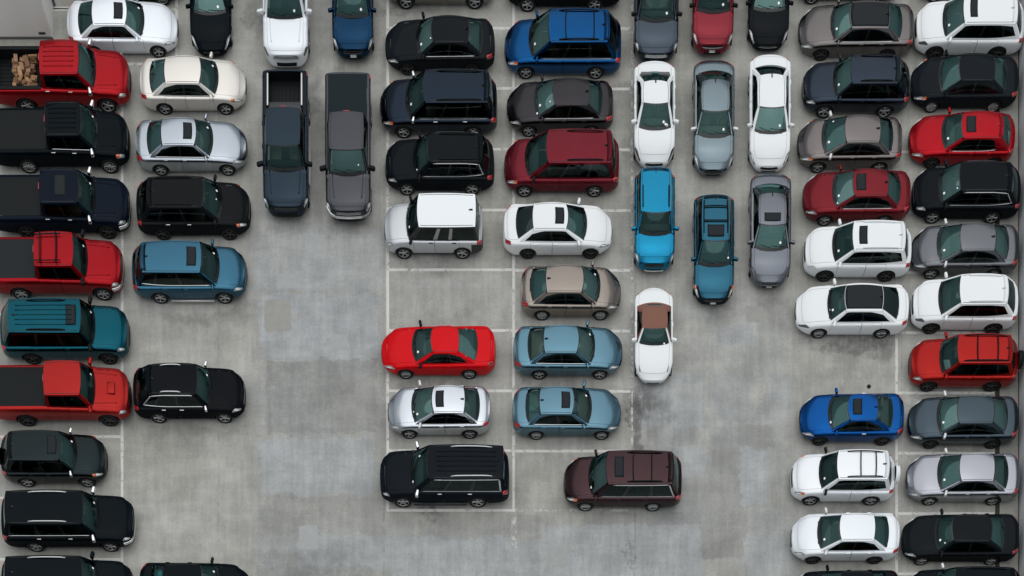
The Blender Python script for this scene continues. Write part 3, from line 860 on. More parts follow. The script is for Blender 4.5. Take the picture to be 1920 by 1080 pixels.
# ------------------------------------------------------------------ the parking deck
def deck_material():
    m, nt, b = nodemat('deck_concrete')
    n, l = nt.nodes, nt.links
    tc = n.new('ShaderNodeTexCoord')
    def math_(op, a, bb=None, clamp=False):
        nd = n.new('ShaderNodeMath'); nd.operation = op; nd.use_clamp = clamp
        for i, v in enumerate((a, bb)):
            if v is None: continue
            if isinstance(v, (int, float)): nd.inputs[i].default_value = v
            else: l.new(v, nd.inputs[i])
        return nd.outputs[0]
    def noise(scale, detail=6, rough=.55, vec=None, stretch=None, dist=0.0):
        nd = n.new('ShaderNodeTexNoise'); nd.inputs['Scale'].default_value = scale
        nd.inputs['Detail'].default_value = detail; nd.inputs['Roughness'].default_value = rough
        nd.inputs['Distortion'].default_value = dist
        v = vec or tc.outputs['Object']
        if stretch:
            mp = n.new('ShaderNodeMapping'); mp.inputs['Scale'].default_value = stretch
            l.new(v, mp.inputs['Vector']); v = mp.outputs[0]
        l.new(v, nd.inputs['Vector'])
        return nd
    def rng_(v, a, bb, c=0.0, d=1.0, smooth=True):
        nd = n.new('ShaderNodeMapRange'); nd.interpolation_type = 'SMOOTHSTEP' if smooth else 'LINEAR'
        for k, x in (('From Min', a), ('From Max', bb), ('To Min', c), ('To Max', d)): nd.inputs[k].default_value = x
        l.new(v, nd.inputs['Value']); return nd.outputs[0]
    def mix(fac, c1, c2, mode='MIX'):
        nd = n.new('ShaderNodeMixRGB'); nd.blend_type = mode
        for s, v in (('Fac', fac), ('Color1', c1), ('Color2', c2)):
            if isinstance(v, (int, float)): nd.inputs[s].default_value = v
            elif isinstance(v, tuple): nd.inputs[s].default_value = (*v, 1)
            else: l.new(v, nd.inputs[s])
        return nd.outputs[0]
    # wobbling coordinates so that worn edges are uneven
    wob = noise(.9, 5, .6)
    sub = n.new('ShaderNodeVectorMath'); sub.operation = 'SUBTRACT'; sub.inputs[1].default_value = (.5, .5, .5)
    l.new(wob.outputs['Color'], sub.inputs[0])
    sc = n.new('ShaderNodeVectorMath'); sc.operation = 'SCALE'; sc.inputs['Scale'].default_value = 2.4
    l.new(sub.outputs[0], sc.inputs[0])
    ad = n.new('ShaderNodeVectorMath'); ad.operation = 'ADD'
    l.new(tc.outputs['Object'], ad.inputs[0]); l.new(sc.outputs[0], ad.inputs[1])
    sx = n.new('ShaderNodeSeparateXYZ'); l.new(ad.outputs[0], sx.inputs[0])
    X, Y = sx.outputs[0], sx.outputs[1]
    mid0 = noise(1.3, 8, .6).outputs['Fac']
    def box(x0, x1, y0, y1, e=.9):
        a = math_('MULTIPLY', rng_(X, PX(x0) - e, PX(x0) + e), rng_(X, PX(x1) - e, PX(x1) + e, 1, 0))
        c = math_('MULTIPLY', rng_(Y, PY(y1) - e, PY(y1) + e), rng_(Y, PY(y0) - e, PY(y0) + e, 1, 0))
        return math_('MULTIPLY', a, c)
    coat = math_('MAXIMUM', box(478, 716, 480, 1500, .7), box(478, 1500, 985, 1500, .5))
    coat = math_('MAXIMUM', coat, box(1200, 1478, 690, 1500, .8))
    coat = math_('MAXIMUM', coat, math_('MULTIPLY', box(1275, 1480, 540, 720, .7), .6))
    coat = math_('MAXIMUM', coat, math_('MULTIPLY', box(478, 716, -300, 500, .6), .35))
    vo = n.new('ShaderNodeTexVoronoi'); vo.distance = 'CHEBYCHEV'; vo.inputs['Scale'].default_value = .55
    vm = n.new('ShaderNodeMapping'); vm.inputs['Scale'].default_value = (1.0, .8, 1)
    wv = n.new('ShaderNodeVectorMath'); wv.operation = 'SCALE'; wv.inputs['Scale'].default_value = .35
    l.new(sub.outputs[0], wv.inputs[0])
    wa = n.new('ShaderNodeVectorMath'); wa.operation = 'ADD'
    l.new(tc.outputs['Object'], wa.inputs[0]); l.new(wv.outputs[0], wa.inputs[1])
    l.new(wa.outputs[0], vm.inputs['Vector']); l.new(vm.outputs[0], vo.inputs['Vector'])
    vsep = n.new('ShaderNodeSeparateColor'); l.new(vo.outputs['Color'], vsep.inputs[0])
    cell = vsep.outputs[0]
    worn = rng_(noise(.55, 8, .62, dist=.4).outputs['Fac'], .33, .56)
    worn2 = math_('MULTIPLY', worn, rng_(cell, .0, .5, .55, 1.0))
    coatm = math_('MULTIPLY', coat, worn2, True)
    big = noise(.16, 4, .5).outputs['Fac']
    mid = noise(.8, 8, .6).outputs['Fac']
    fine = noise(9, 8, .65).outputs['Fac']
    streak = noise(.8, 7, .6, stretch=(5.0, .45, 1)).outputs['Fac']
    streakh = noise(.7, 7, .6, stretch=(.4, 3.5, 1)).outputs['Fac']
    base = mix(rng_(big, .35, .65), (.332, .328, .300), (.382, .378, .352))
    colr = mix(coatm, base, (.292, .298, .293))
    # worn sheets of traffic coating with ragged edges, one over the other
    wob2 = noise(1.6, 9, .68)
    sub2 = n.new('ShaderNodeVectorMath'); sub2.operation = 'SUBTRACT'; sub2.inputs[1].default_value = (.5, .5, .5)
    l.new(wob2.outputs['Color'], sub2.inputs[0])
    sc2 = n.new('ShaderNodeVectorMath'); sc2.operation = 'SCALE'; sc2.inputs['Scale'].default_value = 1.1
    l.new(sub2.outputs[0], sc2.inputs[0])
    ad2 = n.new('ShaderNodeVectorMath'); ad2.operation = 'ADD'
    l.new(tc.outputs['Object'], ad2.inputs[0]); l.new(sc2.outputs[0], ad2.inputs[1])
    sx2 = n.new('ShaderNodeSeparateXYZ'); l.new(ad2.outputs[0], sx2.inputs[0])
    XY1 = (X, Y)
    wear = rng_(noise(3.2, 9, .72, stretch=(.8, 1.5, 1)).outputs['Fac'], .36, .50, .25, 1.0)
    wearv = rng_(noise(3.0, 9, .72, stretch=(2.2, .5, 1)).outputs['Fac'], .38, .50, .2, 1.0)
    PALE, TAUPE, DARK = (.338, .352, .358), (.282, .280, .264), (.246, .250, .244)
    for (x0, x1, y0, y1, c, s, wr) in (
        (474, 718, 428, 546, PALE, .55, 0), (486, 712, 552, 674, PALE, .95, 0), (500, 705, 676, 812, DARK, .75, 1), (620, 722, 700, 800, TAUPE, .6, 0),
        (488, 700, 822, 928, PALE, .9, 0), (500, 720, 932, 1000, TAUPE, .7, 0), (560, 960, 1006, 1066, PALE, .7, 1), (480, 700, 1060, 1100, DARK, .6, 1),
        (730, 1040, 1010, 1140, PALE, .75, 2), (1016, 1316, 986, 1140, PALE, .95, 2), (820, 1010, 966, 998, TAUPE, .6, 0), (1096, 1290, 962, 984, DARK, .5, 0),
        (1196, 1320, 700, 800, PALE, .6, 1), (1270, 1322, 838, 896, PALE, .8, 0), (1330, 1400, 840, 985, TAUPE, .75, 0), (1388, 1440, 838, 944, PALE, .95, 0),
        (1396, 1446, 796, 838, TAUPE, .8, 0), (1440, 1486, 700, 790, PALE, .5, 1), (1330, 1392, 700, 780, PALE, .4, 1), (1312, 1398, 990, 1046, TAUPE, .95, 0),
        (1398, 1480, 1000, 1150, PALE, .5, 0), (1340, 1420, 610, 650, PALE, .5, 0), (1290, 1340, 560, 600, PALE, .35, 0), (1420, 1480, 560, 620, TAUPE, .4, 0),
        (490, 560, 330, 420, PALE, .4, 0), (590, 610, 130, 420, DARK, .25, 2), (735, 950, 520, 600, PALE, .25, 2)):
        X, Y = sx2.outputs[0], sx2.outputs[1]
        f = math_('MULTIPLY', box(x0, x1, y0, y1, .05), s)
        if wr == 1: f = math_('MULTIPLY', f, wear)
        elif wr == 2: f = math_('MULTIPLY', f, wearv)
        else: f = math_('MULTIPLY', f, rng_(mid0, .30, .48, .45, 1.0))
        colr = mix(f, colr, c)
    X, Y = XY1
    def mul(c, v, a, bb, lo, hi):
        return mix(1.0, c, rng_(v, a, bb, lo, hi), 'MULTIPLY')
    colr = mul(colr, mid, .3, .7, .84, 1.10)
    colr = mul(colr, fine, .25, .75, .91, 1.08)
    colr = mul(colr, streak, .3, .72, .91, 1.07)
    colr = mul(colr, streakh, .3, .72, .95, 1.04)
    colr = mul(colr, cell, 0, 1, .965, 1.03)
    # pits and hairline dark specks
    spk = noise(5.5, 4, .5, stretch=(1.6, .7, 1)).outputs['Fac']
    colr = mix(math_('MULTIPLY', rng_(spk, .66, .74), math_('MULTIPLY', coat, .38)), colr, (.12, .125, .125))
    # oil and tyre stains, and dark strips along the near side of parked cars: x, y, rx, ry (pixels), strength
    dark_marks = [(803, 968, 20, 14, .65), (790, 950, 30, 10, .3), (1205, 750, 34, 34, .55), (1190, 800, 12, 60, .65), (1165, 760, 26, 30, .35), (1225, 770, 26, 40, .3), (1590, 645, 70, 14, .55), (1645, 655, 22, 30, .45),
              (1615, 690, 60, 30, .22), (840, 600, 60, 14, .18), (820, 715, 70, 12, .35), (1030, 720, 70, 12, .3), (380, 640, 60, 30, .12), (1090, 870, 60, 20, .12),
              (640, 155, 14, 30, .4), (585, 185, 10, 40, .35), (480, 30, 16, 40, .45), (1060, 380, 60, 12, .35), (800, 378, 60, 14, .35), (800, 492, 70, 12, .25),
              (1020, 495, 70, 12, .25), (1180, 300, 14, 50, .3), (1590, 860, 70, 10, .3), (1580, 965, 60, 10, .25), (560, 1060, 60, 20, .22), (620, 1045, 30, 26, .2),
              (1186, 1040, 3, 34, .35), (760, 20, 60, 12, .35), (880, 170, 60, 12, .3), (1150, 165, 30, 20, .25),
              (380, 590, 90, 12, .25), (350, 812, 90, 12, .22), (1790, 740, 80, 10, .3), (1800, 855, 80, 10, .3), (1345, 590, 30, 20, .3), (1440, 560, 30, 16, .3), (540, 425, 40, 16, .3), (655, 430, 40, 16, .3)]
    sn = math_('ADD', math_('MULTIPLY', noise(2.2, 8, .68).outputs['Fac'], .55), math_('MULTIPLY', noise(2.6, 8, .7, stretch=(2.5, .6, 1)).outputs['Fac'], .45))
    for (x, y, rx, ry, s) in dark_marks:
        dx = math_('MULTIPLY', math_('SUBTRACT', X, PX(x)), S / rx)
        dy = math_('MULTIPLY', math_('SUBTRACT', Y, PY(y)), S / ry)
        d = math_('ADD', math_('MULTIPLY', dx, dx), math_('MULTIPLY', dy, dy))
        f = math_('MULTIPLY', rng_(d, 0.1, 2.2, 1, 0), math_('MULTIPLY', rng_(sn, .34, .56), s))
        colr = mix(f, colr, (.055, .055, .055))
    # construction joints every other bay
    for xj in (1186, 405, 1685, 715):
        nd = math_('ABSOLUTE', math_('SUBTRACT', tc_x(n, l, tc), PX(xj) + .12))
        f = math_('MULTIPLY', rng_(nd, .012, .035, 1, 0), rng_(streakh, .42, .6, 0, .35))
        colr = mix(f, colr, (.08, .08, .08))
    l.new(colr, b.inputs['Base Color'])
    b.inputs['Roughness'].default_value = .82
    b.inputs['Specular IOR Level'].default_value = .3
    bp = n.new('ShaderNodeBump'); bp.inputs['Strength'].default_value = .25; bp.inputs['Distance'].default_value = .01
    l.new(fine, bp.inputs['Height']); l.new(bp.outputs[0], b.inputs['Normal'])
    return m
def tc_x(n, l, tc):
    s = n.new('ShaderNodeSeparateXYZ'); l.new(tc.outputs['Object'], s.inputs[0]); return s.outputs[0]
deck = mobj('parking_deck', [(-150, -150, 0), (150, -150, 0), (150, 150, 0), (-150, 150, 0)], [(0, 1, 2, 3)], deck_material(), None, False)
tag(deck, kind='structure')

def worn_paint(name, col, lo, hi):
    m, nt, b = nodemat(name)
    n, l = nt.nodes, nt.links
    tc = n.new('ShaderNodeTexCoord')
    nz = n.new('ShaderNodeTexNoise'); nz.inputs['Scale'].default_value = 3.0; nz.inputs['Detail'].default_value = 9; nz.inputs['Roughness'].default_value = .7
    l.new(tc.outputs['Object'], nz.inputs['Vector'])
    mr = n.new('ShaderNodeMapRange'); mr.inputs['From Min'].default_value = lo; mr.inputs['From Max'].default_value = hi
    mr.interpolation_type = 'SMOOTHSTEP'
    l.new(nz.outputs['Fac'], mr.inputs['Value'])
    tr = n.new('ShaderNodeBsdfTransparent')
    mx = n.new('ShaderNodeMixShader')
    l.new(mr.outputs[0], mx.inputs[0]); l.new(b.outputs[0], mx.inputs[1]); l.new(tr.outputs[0], mx.inputs[2])
    l.new(mx.outputs[0], n['Material Output'].inputs['Surface'])
    b.inputs['Base Color'].default_value = (*col, 1); b.inputs['Roughness'].default_value = .8
    return m
M_LINE = worn_paint('worn_white_paint', (.58, .575, .55), .51, .72)
M_LINEF = worn_paint('faded_white_paint', (.50, .49, .47), .40, .62)
def pline(x0, y0, x1, y1, w=5.2, mat=None, z=.004):
    X0, X1 = sorted((PX(x0), PX(x1))); Y0, Y1 = sorted((PY(y0), PY(y1)))
    h = w / S / 2
    if X1 - X0 < 1e-6: X0 -= h; X1 += h
    else: Y0 -= h; Y1 += h
    n = max(2, int(max(X1 - X0, Y1 - Y0) / .5))
    V = []; F = []
    vert = (Y1 - Y0) > (X1 - X0)
    for k in range(n + 1):
        t = k / n
        a, b2 = random.uniform(-.006, .006), random.uniform(-.006, .006)
        if vert: y = Y0 + (Y1 - Y0) * t; V += [(X0 + a, y, z), (X1 + b2, y, z)]
        else: x = X0 + (X1 - X0) * t; V += [(x, Y1 + a, z), (x, Y0 + b2, z)]
    for k in range(n): F.append((2 * k, 2 * k + 1, 2 * k + 3, 2 * k + 2) if vert is False else (2 * k, 2 * k + 1, 2 * k + 3, 2 * k + 2))
    o = mobj('parking_line', V, F, mat or M_LINE, deck, False)
    return o
pline(229, -60, 229, 1110)
for y in (15, 130, 245, 360, 475, 590, 704, 819, 934, 1049): pline(0, y, 226, y, z=.006)
pline(331, -60, 331, 108); pline(100, 18, 328, 18, z=.006); pline(232, 120, 331, 120, z=.006)
pline(727, -60, 727, 955); pline(963, -60, 963, 955); pline(1185, -60, 1185, 842, mat=M_LINEF, w=4)
for y in (-60, 53, 166, 280, 394, 506, 620, 733, 845):
    pline(730, y, 960, y, z=.006); pline(966, y + 1, 1182, y + 1, z=.006)
pline(725, 957, 966, 957, z=.006); pline(966, 957, 1182, 957, mat=M_LINEF, z=.006)
pline(964, 962, 964, 1030, 10, M_LINEF, z=.003)
pline(1681, 600, 1681, 1140); pline(1681, -60, 1681, 600, mat=M_LINEF)
for y in (-56, 58, 171, 285, 398, 511, 624, 737, 850, 963, 1076): pline(1684, y, 1865, y, z=.006)

# repair patches: thin uneven sheets of newer mortar
def patch_mat(name, col):
    m, nt, b = nodemat(name); n, l = nt.nodes, nt.links
    tc = n.new('ShaderNodeTexCoord')
    nz = n.new('ShaderNodeTexNoise'); nz.inputs['Scale'].default_value = 3.5; nz.inputs['Detail'].default_value = 8
    l.new(tc.outputs['Object'], nz.inputs['Vector'])
    cr = n.new('ShaderNodeMixRGB'); cr.inputs['Color1'].default_value = (*[c * .86 for c in col], 1); cr.inputs['Color2'].default_value = (*[c * 1.14 for c in col], 1)
    l.new(nz.outputs['Fac'], cr.inputs['Fac']); l.new(cr.outputs[0], b.inputs['Base Color'])
    b.inputs['Roughness'].default_value = .85
    return m
PM = [patch_mat('mortar_brown', (.285, .279, .262)), patch_mat('mortar_grey', (.325, .335, .335)), patch_mat('mortar_green', (.30, .315, .305)), patch_mat('mortar_pale', (.375, .395, .41))]
for (x0, y0, x1, y1, k) in ((496, 562, 546, 621, 0), (520, 514, 556, 541, 1), (574, 440, 609, 476, 1), (622, 627, 651, 656, 1), (1026, 1024, 1065, 1063, 2), (560, 985, 596, 1030, 1), (1398, 574, 1432, 604, 0)):
    pts = []
    X0, X1, Y0, Y1 = PX(x0), PX(x1), PY(y1), PY(y0)
    for (a, bq) in (((X0, Y0), (X1, Y0)), ((X1, Y0), (X1, Y1)), ((X1, Y1), (X0, Y1)), ((X0, Y1), (X0, Y0))):
        for t in np.linspace(0, 1, 8)[:-1]:
            t = min(max(t, .06), .94) if t not in (0,) else .05
            pts.append((a[0] + (bq[0] - a[0]) * t + random.uniform(-.035, .035), a[1] + (bq[1] - a[1]) * t + random.uniform(-.035, .035), .003))
    mobj('repair_patch', pts, [tuple(range(len(pts)))], PM[k], deck, False)

# stair tower in the corner, parapet, channel drain, drain cap
def wall_mat(name, col):
    m, nt, b = nodemat(name); n, l = nt.nodes, nt.links
    tc = n.new('ShaderNodeTexCoord')
    nz = n.new('ShaderNodeTexNoise'); nz.inputs['Scale'].default_value = .9; nz.inputs['Detail'].default_value = 7
    mp = n.new('ShaderNodeMapping'); mp.inputs['Scale'].default_value = (1, 1, .4)
    l.new(tc.outputs['Object'], mp.inputs['Vector']); l.new(mp.outputs[0], nz.inputs['Vector'])
    cr = n.new('ShaderNodeMixRGB'); cr.inputs['Color1'].default_value = (*[c * .9 for c in col], 1); cr.inputs['Color2'].default_value = (*[c * 1.08 for c in col], 1)
    l.new(nz.outputs['Fac'], cr.inputs['Fac']); l.new(cr.outputs[0], b.inputs['Base Color'])
    b.inputs['Roughness'].default_value = .8
    return m
M_WALL = wall_mat('stucco_grey', (.76, .75, .72)); M_PARA = wall_mat('parapet_grey', (.60, .62, .64)); M_WHITE = simple('white_trim', (.78, .78, .76), .5)
tower = empty('stair_tower', (PX(100) - 3.2, PY(73) + 2.5, 0))
tag(tower, 'grey stucco stair tower with a white corner strip behind the red pickup', 'stair tower')
rbox('wall', (6.4, 5.0, 3.3), (0, 0, 1.65), M_WALL, tower, .01, seg=1)
rbox('corner_trim', (.10, .10, 3.3), (3.17, -2.47, 1.66), M_WHITE, tower, .01, seg=1)
rbox('roof_slab', (6.38, 4.98, .12), (0, 0, 3.36), M_WHITE, tower, .02, seg=1)
rbox('foot_shadow', (6.44, .03, .12), (-.02, -2.51, .062), simple('foot_shadow_dark', (.12, .12, .12), .8), tower, .005, seg=1)  # dark strip painting the shadow line at the foot of the wall
rbox('vent_grille', (.30, .03, .10), (2.78, -2.512, .30), M_CLAD, tower, .005, seg=1)
rbox('downpipe', (.10, .10, 3.2), (3.26, -1.0, 1.6), simple('pipe_grey', (.10, .11, .13), .5), tower, .03)
par = empty('parapet_wall', (PX(1910) + .12, 0, 0))
tag(par, 'long pale grey parapet wall along the edge of the deck', 'wall')
rbox('wall_panel', (.22, 60, 1.2), (0, 0, .6), M_PARA, par, .01, seg=1)
rbox('coping', (.32, 60, .08), (.03, 0, 1.241), M_PARA, par, .015, seg=1)
rbox('base_joint', (.03, 60, .03), (-.126, 0, .026), M_CLAD, par, .005, seg=1)
dr = empty('channel_drain', (PX(1870), 0, 0))
tag(dr, 'narrow dark channel drain in the deck beside the parapet wall', 'drain')
rbox('grate_frame', (.20, 60, .012), (0, 0, .006), simple('rusty_iron', (.045, .04, .035), .7, .3), dr, .003, seg=1)
dc = mobj('drain_cap', *lathe([(.085, .0), (.085, .03), (.07, .045), (.001, .048)], 20), M_BLACK, None)
dc.rotation_euler = (math.pi / 2, 0, 0); dc.location = (PX(1629), PY(725), 0.0)
tag(dc, 'small black round cap on the bare concrete by the blue coupe', 'drain cap')
# ------------------------------------------------------------------ the parked cars
WHT = (228, 231, 233); SLV = (205, 212, 219)
BLK = (8, 20, 27); NAVY = (14, 26, 42); SLATE = (38, 48, 58)
GA = 'vehicles in the row by the stair tower'; GB = 'vehicles in the second row'
PK, SD, SU, VN = 'pickup_truck', 'sedan_car', 'suv_car', 'minivan_car'
def L3(x0, y): return x0
# row A: pickups and big SUVs, nose to the lane
fire = car_h(PK, 'pickup', 'R', -8, 243, 213, 202, 51, (178, 24, 34), 'red crew cab pickup with cut firewood in its open bed', 'pickup', rim='five', handle=M_CHROME, mirrormat=M_CHROME, railcap=M_BLACK, stickers=(), seats=M_SEATG, ribs=1, g=(180, 147, 71))
car_h(PK, 'pickup', 'R', -12, 241, 326, 206, 54, BLK, 'black crew cab pickup with chrome mirrors and black bed beside the firewood pickup', 'pickup', rim='ten', handle=M_CHROME, mirrormat=M_CHROME, chrome=1, amber=1, tonneau=1, ribs=1, g=(184, 151, 82))
car_h(PK, 'pickup', 'R', -8, 243, 449, 202, 52, NAVY, 'dark navy pickup with black bed cover and bright chrome front bumper', 'pickup', rim='dark', handle=M_CHROME, mirrormat=M_CHROME, tonneau=1, sunroof=(1.3, 1.62), chromebumper=1, g=(179, 147, 71))
a4 = car_h(PK, 'pickup', 'R', -20, 230, 564, 194, 40, (170, 18, 30), 'red pickup with a black roof rack and black bed cover', 'pickup', rim='six', tonneau=1, chromebumper=1, mirrormat=M_BLACK, tonmat=simple('cover_slate', (.012, .016, .018), .55, 0, 0, .15), fin=0, g=(165, 137, 61))
car_h('suv_car', 'bigsuv', 'R', 2, 241, 684, 204, 61, (0, 84, 100), 'long teal SUV with a sunroof and black roof rails', 'SUV', rim='dark', sunroof=(1.06, 1.20), rails='k', railspan=(1.2, 1.75), ribs=1, mirrormat=M_BLACK, g=(179, 151, 14))
car_h(PK, 'pickup', 'R', -12, 244, 800, 205, 51, (182, 40, 37), 'orange red extended cab pickup with hood scoop and black bed cover', 'pickup', rim='dark', tonneau=1, headmat=M_HEAD, scoop=1, g=(179, 151, 79))
car_h('suv_car', 'suv', 'R', 4, 201, 914, 164, 51, (34, 44, 47), 'dark green compact SUV with sunroof and tailgate spare wheel', 'SUV', rim='five', sunroof=(1.06, 1.24), amber=1, spare=True, panel=0, mirrormat=M_CHROME, g=(145, 112, 14))
car_h('suv_car', 'bigsuv', 'R', 4, 251, 1035, 207, 67, BLK, 'large black SUV with silver roof rails beside the dark green compact SUV', 'SUV', rim='five', rails='s', railspan=(1.2, 1.7), mirrormat=M_CHROME, handle=M_CHROME, chromebumper=1, chrome=1, g=(186, 155, 8))
car_h('suv_car', 'bigsuv', 'R', 4, 248, 1155, 205, 67, BLK, 'large black SUV with silver roof rails, two bays from the dark green compact SUV', 'SUV', rim='five', rails='s', railspan=(1.2, 1.7), chromebumper=1, g=(184, 153, 8))
# row B
car_h(SD, 'sedan', 'R', 140, 342, 11, 305, 180, BLK, 'black car behind the silver white sedan, only its front wheel showing', 'sedan', rim='ten')
car_h(SD, 'sedan', 'R', 127, 334, 109, 297, 175, (226, 231, 237), 'silver white sedan with dark sunroof beside the stair tower', 'sedan', rim='five', sunroof=1, metal=.35, fin=0, g=(271, 237, 172, 146))
car_h(SD, 'sedan', 'R', 263, 462, 216, 423, 309, (216, 212, 206), 'cream sedan with plain roof and amber front markers', 'sedan', rim='five', metal=.45, fin=0, amber=1, g=(410, 376, 308, 280))
car_h(SD, 'sedan', 'R', 255, 463, 330, 427, 302, (176, 184, 193), 'blue grey silver sedan with a dark sunroof between cream sedan and black SUV', 'sedan', rim='five', sunroof=1, metal=.6, chrome=1, fin=0, g=(400, 367, 302, 275))
car_h('suv_car', 'suv', 'R', 257, 470, 451, 430, 306, (26, 29, 32), 'black SUV with chrome door handles and amber markers beside blue grey sedan', 'SUV', rim='dark', amber=1, handle=M_CHROME, rails='k', W=1.95, mirrormat=M_BLACK, stickers=((.3, .3, .05), (.35, .55, .03)), g=(417, 381, 276))
car_h('suv_car', 'suv', 'R', 249, 463, 570, 421, 301, (62, 112, 138), 'steel blue SUV with a dark sunroof', 'SUV', rim='five', sunroof=(1.08, 1.24), chrome=1, W=1.95, side_step=M_SILVER, metal=.3, g=(412, 377, 264))
car_h('suv_car', 'suv', 'R', 251, 460, 794, 421, 298, (14, 19, 25), 'black SUV with silver roof rails parked alone across from the orange red pickup', 'SUV', rim='five', rails='s', railspan=(1.32, 1.75), chrome=2, handle=M_CHROME, mirrormat=M_CHROME, W=1.93, grillebars=2, g=(397, 369, 276))
car_h(SD, 'sedan', 'R', 262, 469, 1150, 428, 305, BLK, 'black sedan with a turquoise bag behind its rear window', 'sedan', rim='five', mirrormat=M_BLACK, bag=1, g=(412, 378, 305, 281))
# vertical pair and pickups
car_v(SD, 'coupe', 395, 0, 108, BLK, 'black car with its nose pointing at the cream sedan', 'sedan', L=4.6)
car_v(PK, 'pickup', 537, 0, 126, (222, 227, 232), 'silver white pickup with grey grille behind the black open bed pickup', 'pickup', L=5.8, metal=.25, mirrormat=M_SILVER, grillemat=simple('grille_grey', (.2, .21, .22), .35, .6), grillebars=3, headmat=M_HEADD, tonneau=1)
car_v('suv_car', 'suv', 662, 0, 113, (16, 56, 88), 'dark blue SUV with clear headlights and white front plate', 'SUV', L=4.5, plate=1)
car_v(PK, 'pickup', 537, 130, 408, (44, 58, 70), 'slate black pickup with open bed and silver bed side bars', 'pickup', ztail=1.28, bedbars=1, railcap=paint((38, 46, 54)), mirrormat=M_BLACK, wbf=.165, wbr=.21, side_step=M_SILVER, stickers=())
car_v(PK, 'pickup', 654, 135, 416, (80, 82, 88), 'charcoal pickup with chrome barred grille and flat black bed cover', 'pickup', ztail=1.28, tonneau=1, grillebars=3, chromebumper=1, plate=1, wbf=.165, wbr=.21, mirrormat=M_BLACK, metal=.3, tonmat=simple('cover_vinyl', (.009, .016, .020), .6, 0, 0, .12), stickers=((.4, .2, .03),))
# row D, noses to the lane
car_h('suv_car', 'suv', 'L', 722, 928, 18, 761, 890, (150, 145, 138), 'champagne grey SUV behind the black sedan with a chrome window line', 'SUV', rim='five', metal=.4)
car_h(SD, 'sedan', 'L', 722, 928, 142, 765, 884, (28, 33, 38), 'black sedan with chrome window line between champagne SUV and navy minivan', 'sedan', rim='dark', chrome=1, stickers=((.3, .22, .05), (.9, .2, .03)), g=(780, 809, 879, 906))
car_h(VN, 'van', 'L', 713, 933, 260, 757, 887, (34, 46, 60), 'navy black minivan with chrome belt line and black roof rails', 'minivan', rim='five', rails='k', chrome=1, handle=M_CHROME, amber=1, mirrormat=M_CHROME, grillebars=2, gv=(.3, .74), g=(760, 794, 916))
car_h('suv_car', 'suv', 'L', 722, 927, 367, 763, 885, (22, 28, 33), 'black SUV with chrome window surround next to the boxy silver SUV', 'SUV', rim='five', chrome=2, rails='k', mirrormat=M_BLACK, stickers=((.15, .12, .03),), g=(774, 802, 904))
car_h('suv_car', 'box', 'L', 721, 906, 486, 757.5, 867, (208, 212, 216), 'boxy silver SUV with squared roof and grey lower trim', 'SUV', rim='five', metal=.5, roofmat=paint((232, 236, 239)), clad=1, cabmat=M_TRIMBLACK, mirrormat=M_BLACK, handle=M_BLACK, spoiler=0, rearglass=M_PRIV, pillarmat=paint((176, 177, 178), .3), rearbumper=M_CLAD, g=(761, 782, 892))  # one silver car; roof colour lightened to paint in the light on top
car_h('coupe_car', 'coupe', 'L', 715, 930, 711, 761, 880, (198, 3, 16), 'bright red coupe with a plain red roof', 'coupe', rim='ten', fin=0, mirrormat=M_BLACK, shelf=M_SEATG, flat=1, g=(772, 808, 860, 896))
car_h(SD, 'sedan', 'L', 727, 921, 823, 768, 881, (200, 205, 213), 'silver sedan with a dark sunroof beside the bright red coupe', 'sedan', rim='five', sunroof=1, metal=.6, chrome=1, mirrormat=M_SILVER, stickers=((.25, .2, .05), (.1, .3, .03)), g=(771, 810, 871, 900))
car_h('suv_car', 'bigsuv', 'L', 712, 955, 952, 755.6, 896, (20, 28, 36), 'long black SUV with silver roof rails and ribbed roof beside the silver sedan', 'SUV', rim='five', rails='s', railspan=(1.3, 1.85), ribs=1, chrome=2, handle=M_CHROME, mirrormat=M_CHROME, grillebars=2, side_step=M_CLAD, wst=2.1, stickers=((.1, .2, .05), (.55, .75, .05)), g=(770, 801, 945))
# row E
car_h('suv_car', 'suv', 'L', 948, 1165, 23, 989, 1115, BLK, 'black SUV behind the blue minivan with crossbars', 'SUV', rim='five')
car_h(VN, 'van', 'L', 946, 1165, 149, 986, 1117, (0, 80, 138), 'blue minivan with black roof rails and crossbars', 'minivan', rim='five', rails='k', railspan=(1.15, 1.85), bars=(1.28, 1.76), chrome=1, amber=1, metal=.2, g=(991, 1029, 1141))
car_h(SD, 'sedan', 'L', 951, 1151, 257, 991, 1108, (60, 58, 62), 'charcoal sedan with chrome window line between blue and maroon minivans', 'sedan', rim='five', chrome=1, metal=.2, grillebars=2, gv=(.3, .74), stickers=((.3, .25, .05), (.05, .12, .04), (.8, .2, .03)), g=(1001, 1037.5, 1105, 1130))
car_h(VN, 'van', 'L', 945, 1161, 370, 983, 1114, (122, 32, 46), 'maroon minivan with grey lower cladding and black roof rails', 'minivan', rim='five', rails='k', clad=1, railspan=(1.3, 1.88), amber=1, mirrormat=M_BLACK, stickers=(), g=(984, 1025, 1147))
car_h(SD, 'sedan', 'R', 943, 1148, 486, 1107, 989.5, WHT, 'white sedan with a dark sunroof facing away from the boxy silver SUV', 'sedan', rim='dark', sunroof=1, rearglass=glass('dark_rear_glass', (.08, .1, .1), (.7, 1, 1), 1.45), fin=0, stickers=(), g=(1101, 1065, 999, 967))
car_h(SD, 'sedan', 'R', 975, 1164, 601, 1126, 1016, (152, 143, 136), 'taupe sedan with plain roof beside an empty bay', 'sedan', rim='hub', metal=.3, g=(1126, 1094, 1024, 994))
car_h(SD, 'sedan', 'R', 962, 1167, 712, 1125, 1011, (102, 141, 160), 'light blue sedan without sunroof behind the bright red coupe', 'sedan', rim='five', metal=.4, chrome=1, shelf=M_SEATT, g=(1116, 1085, 1020, 989))
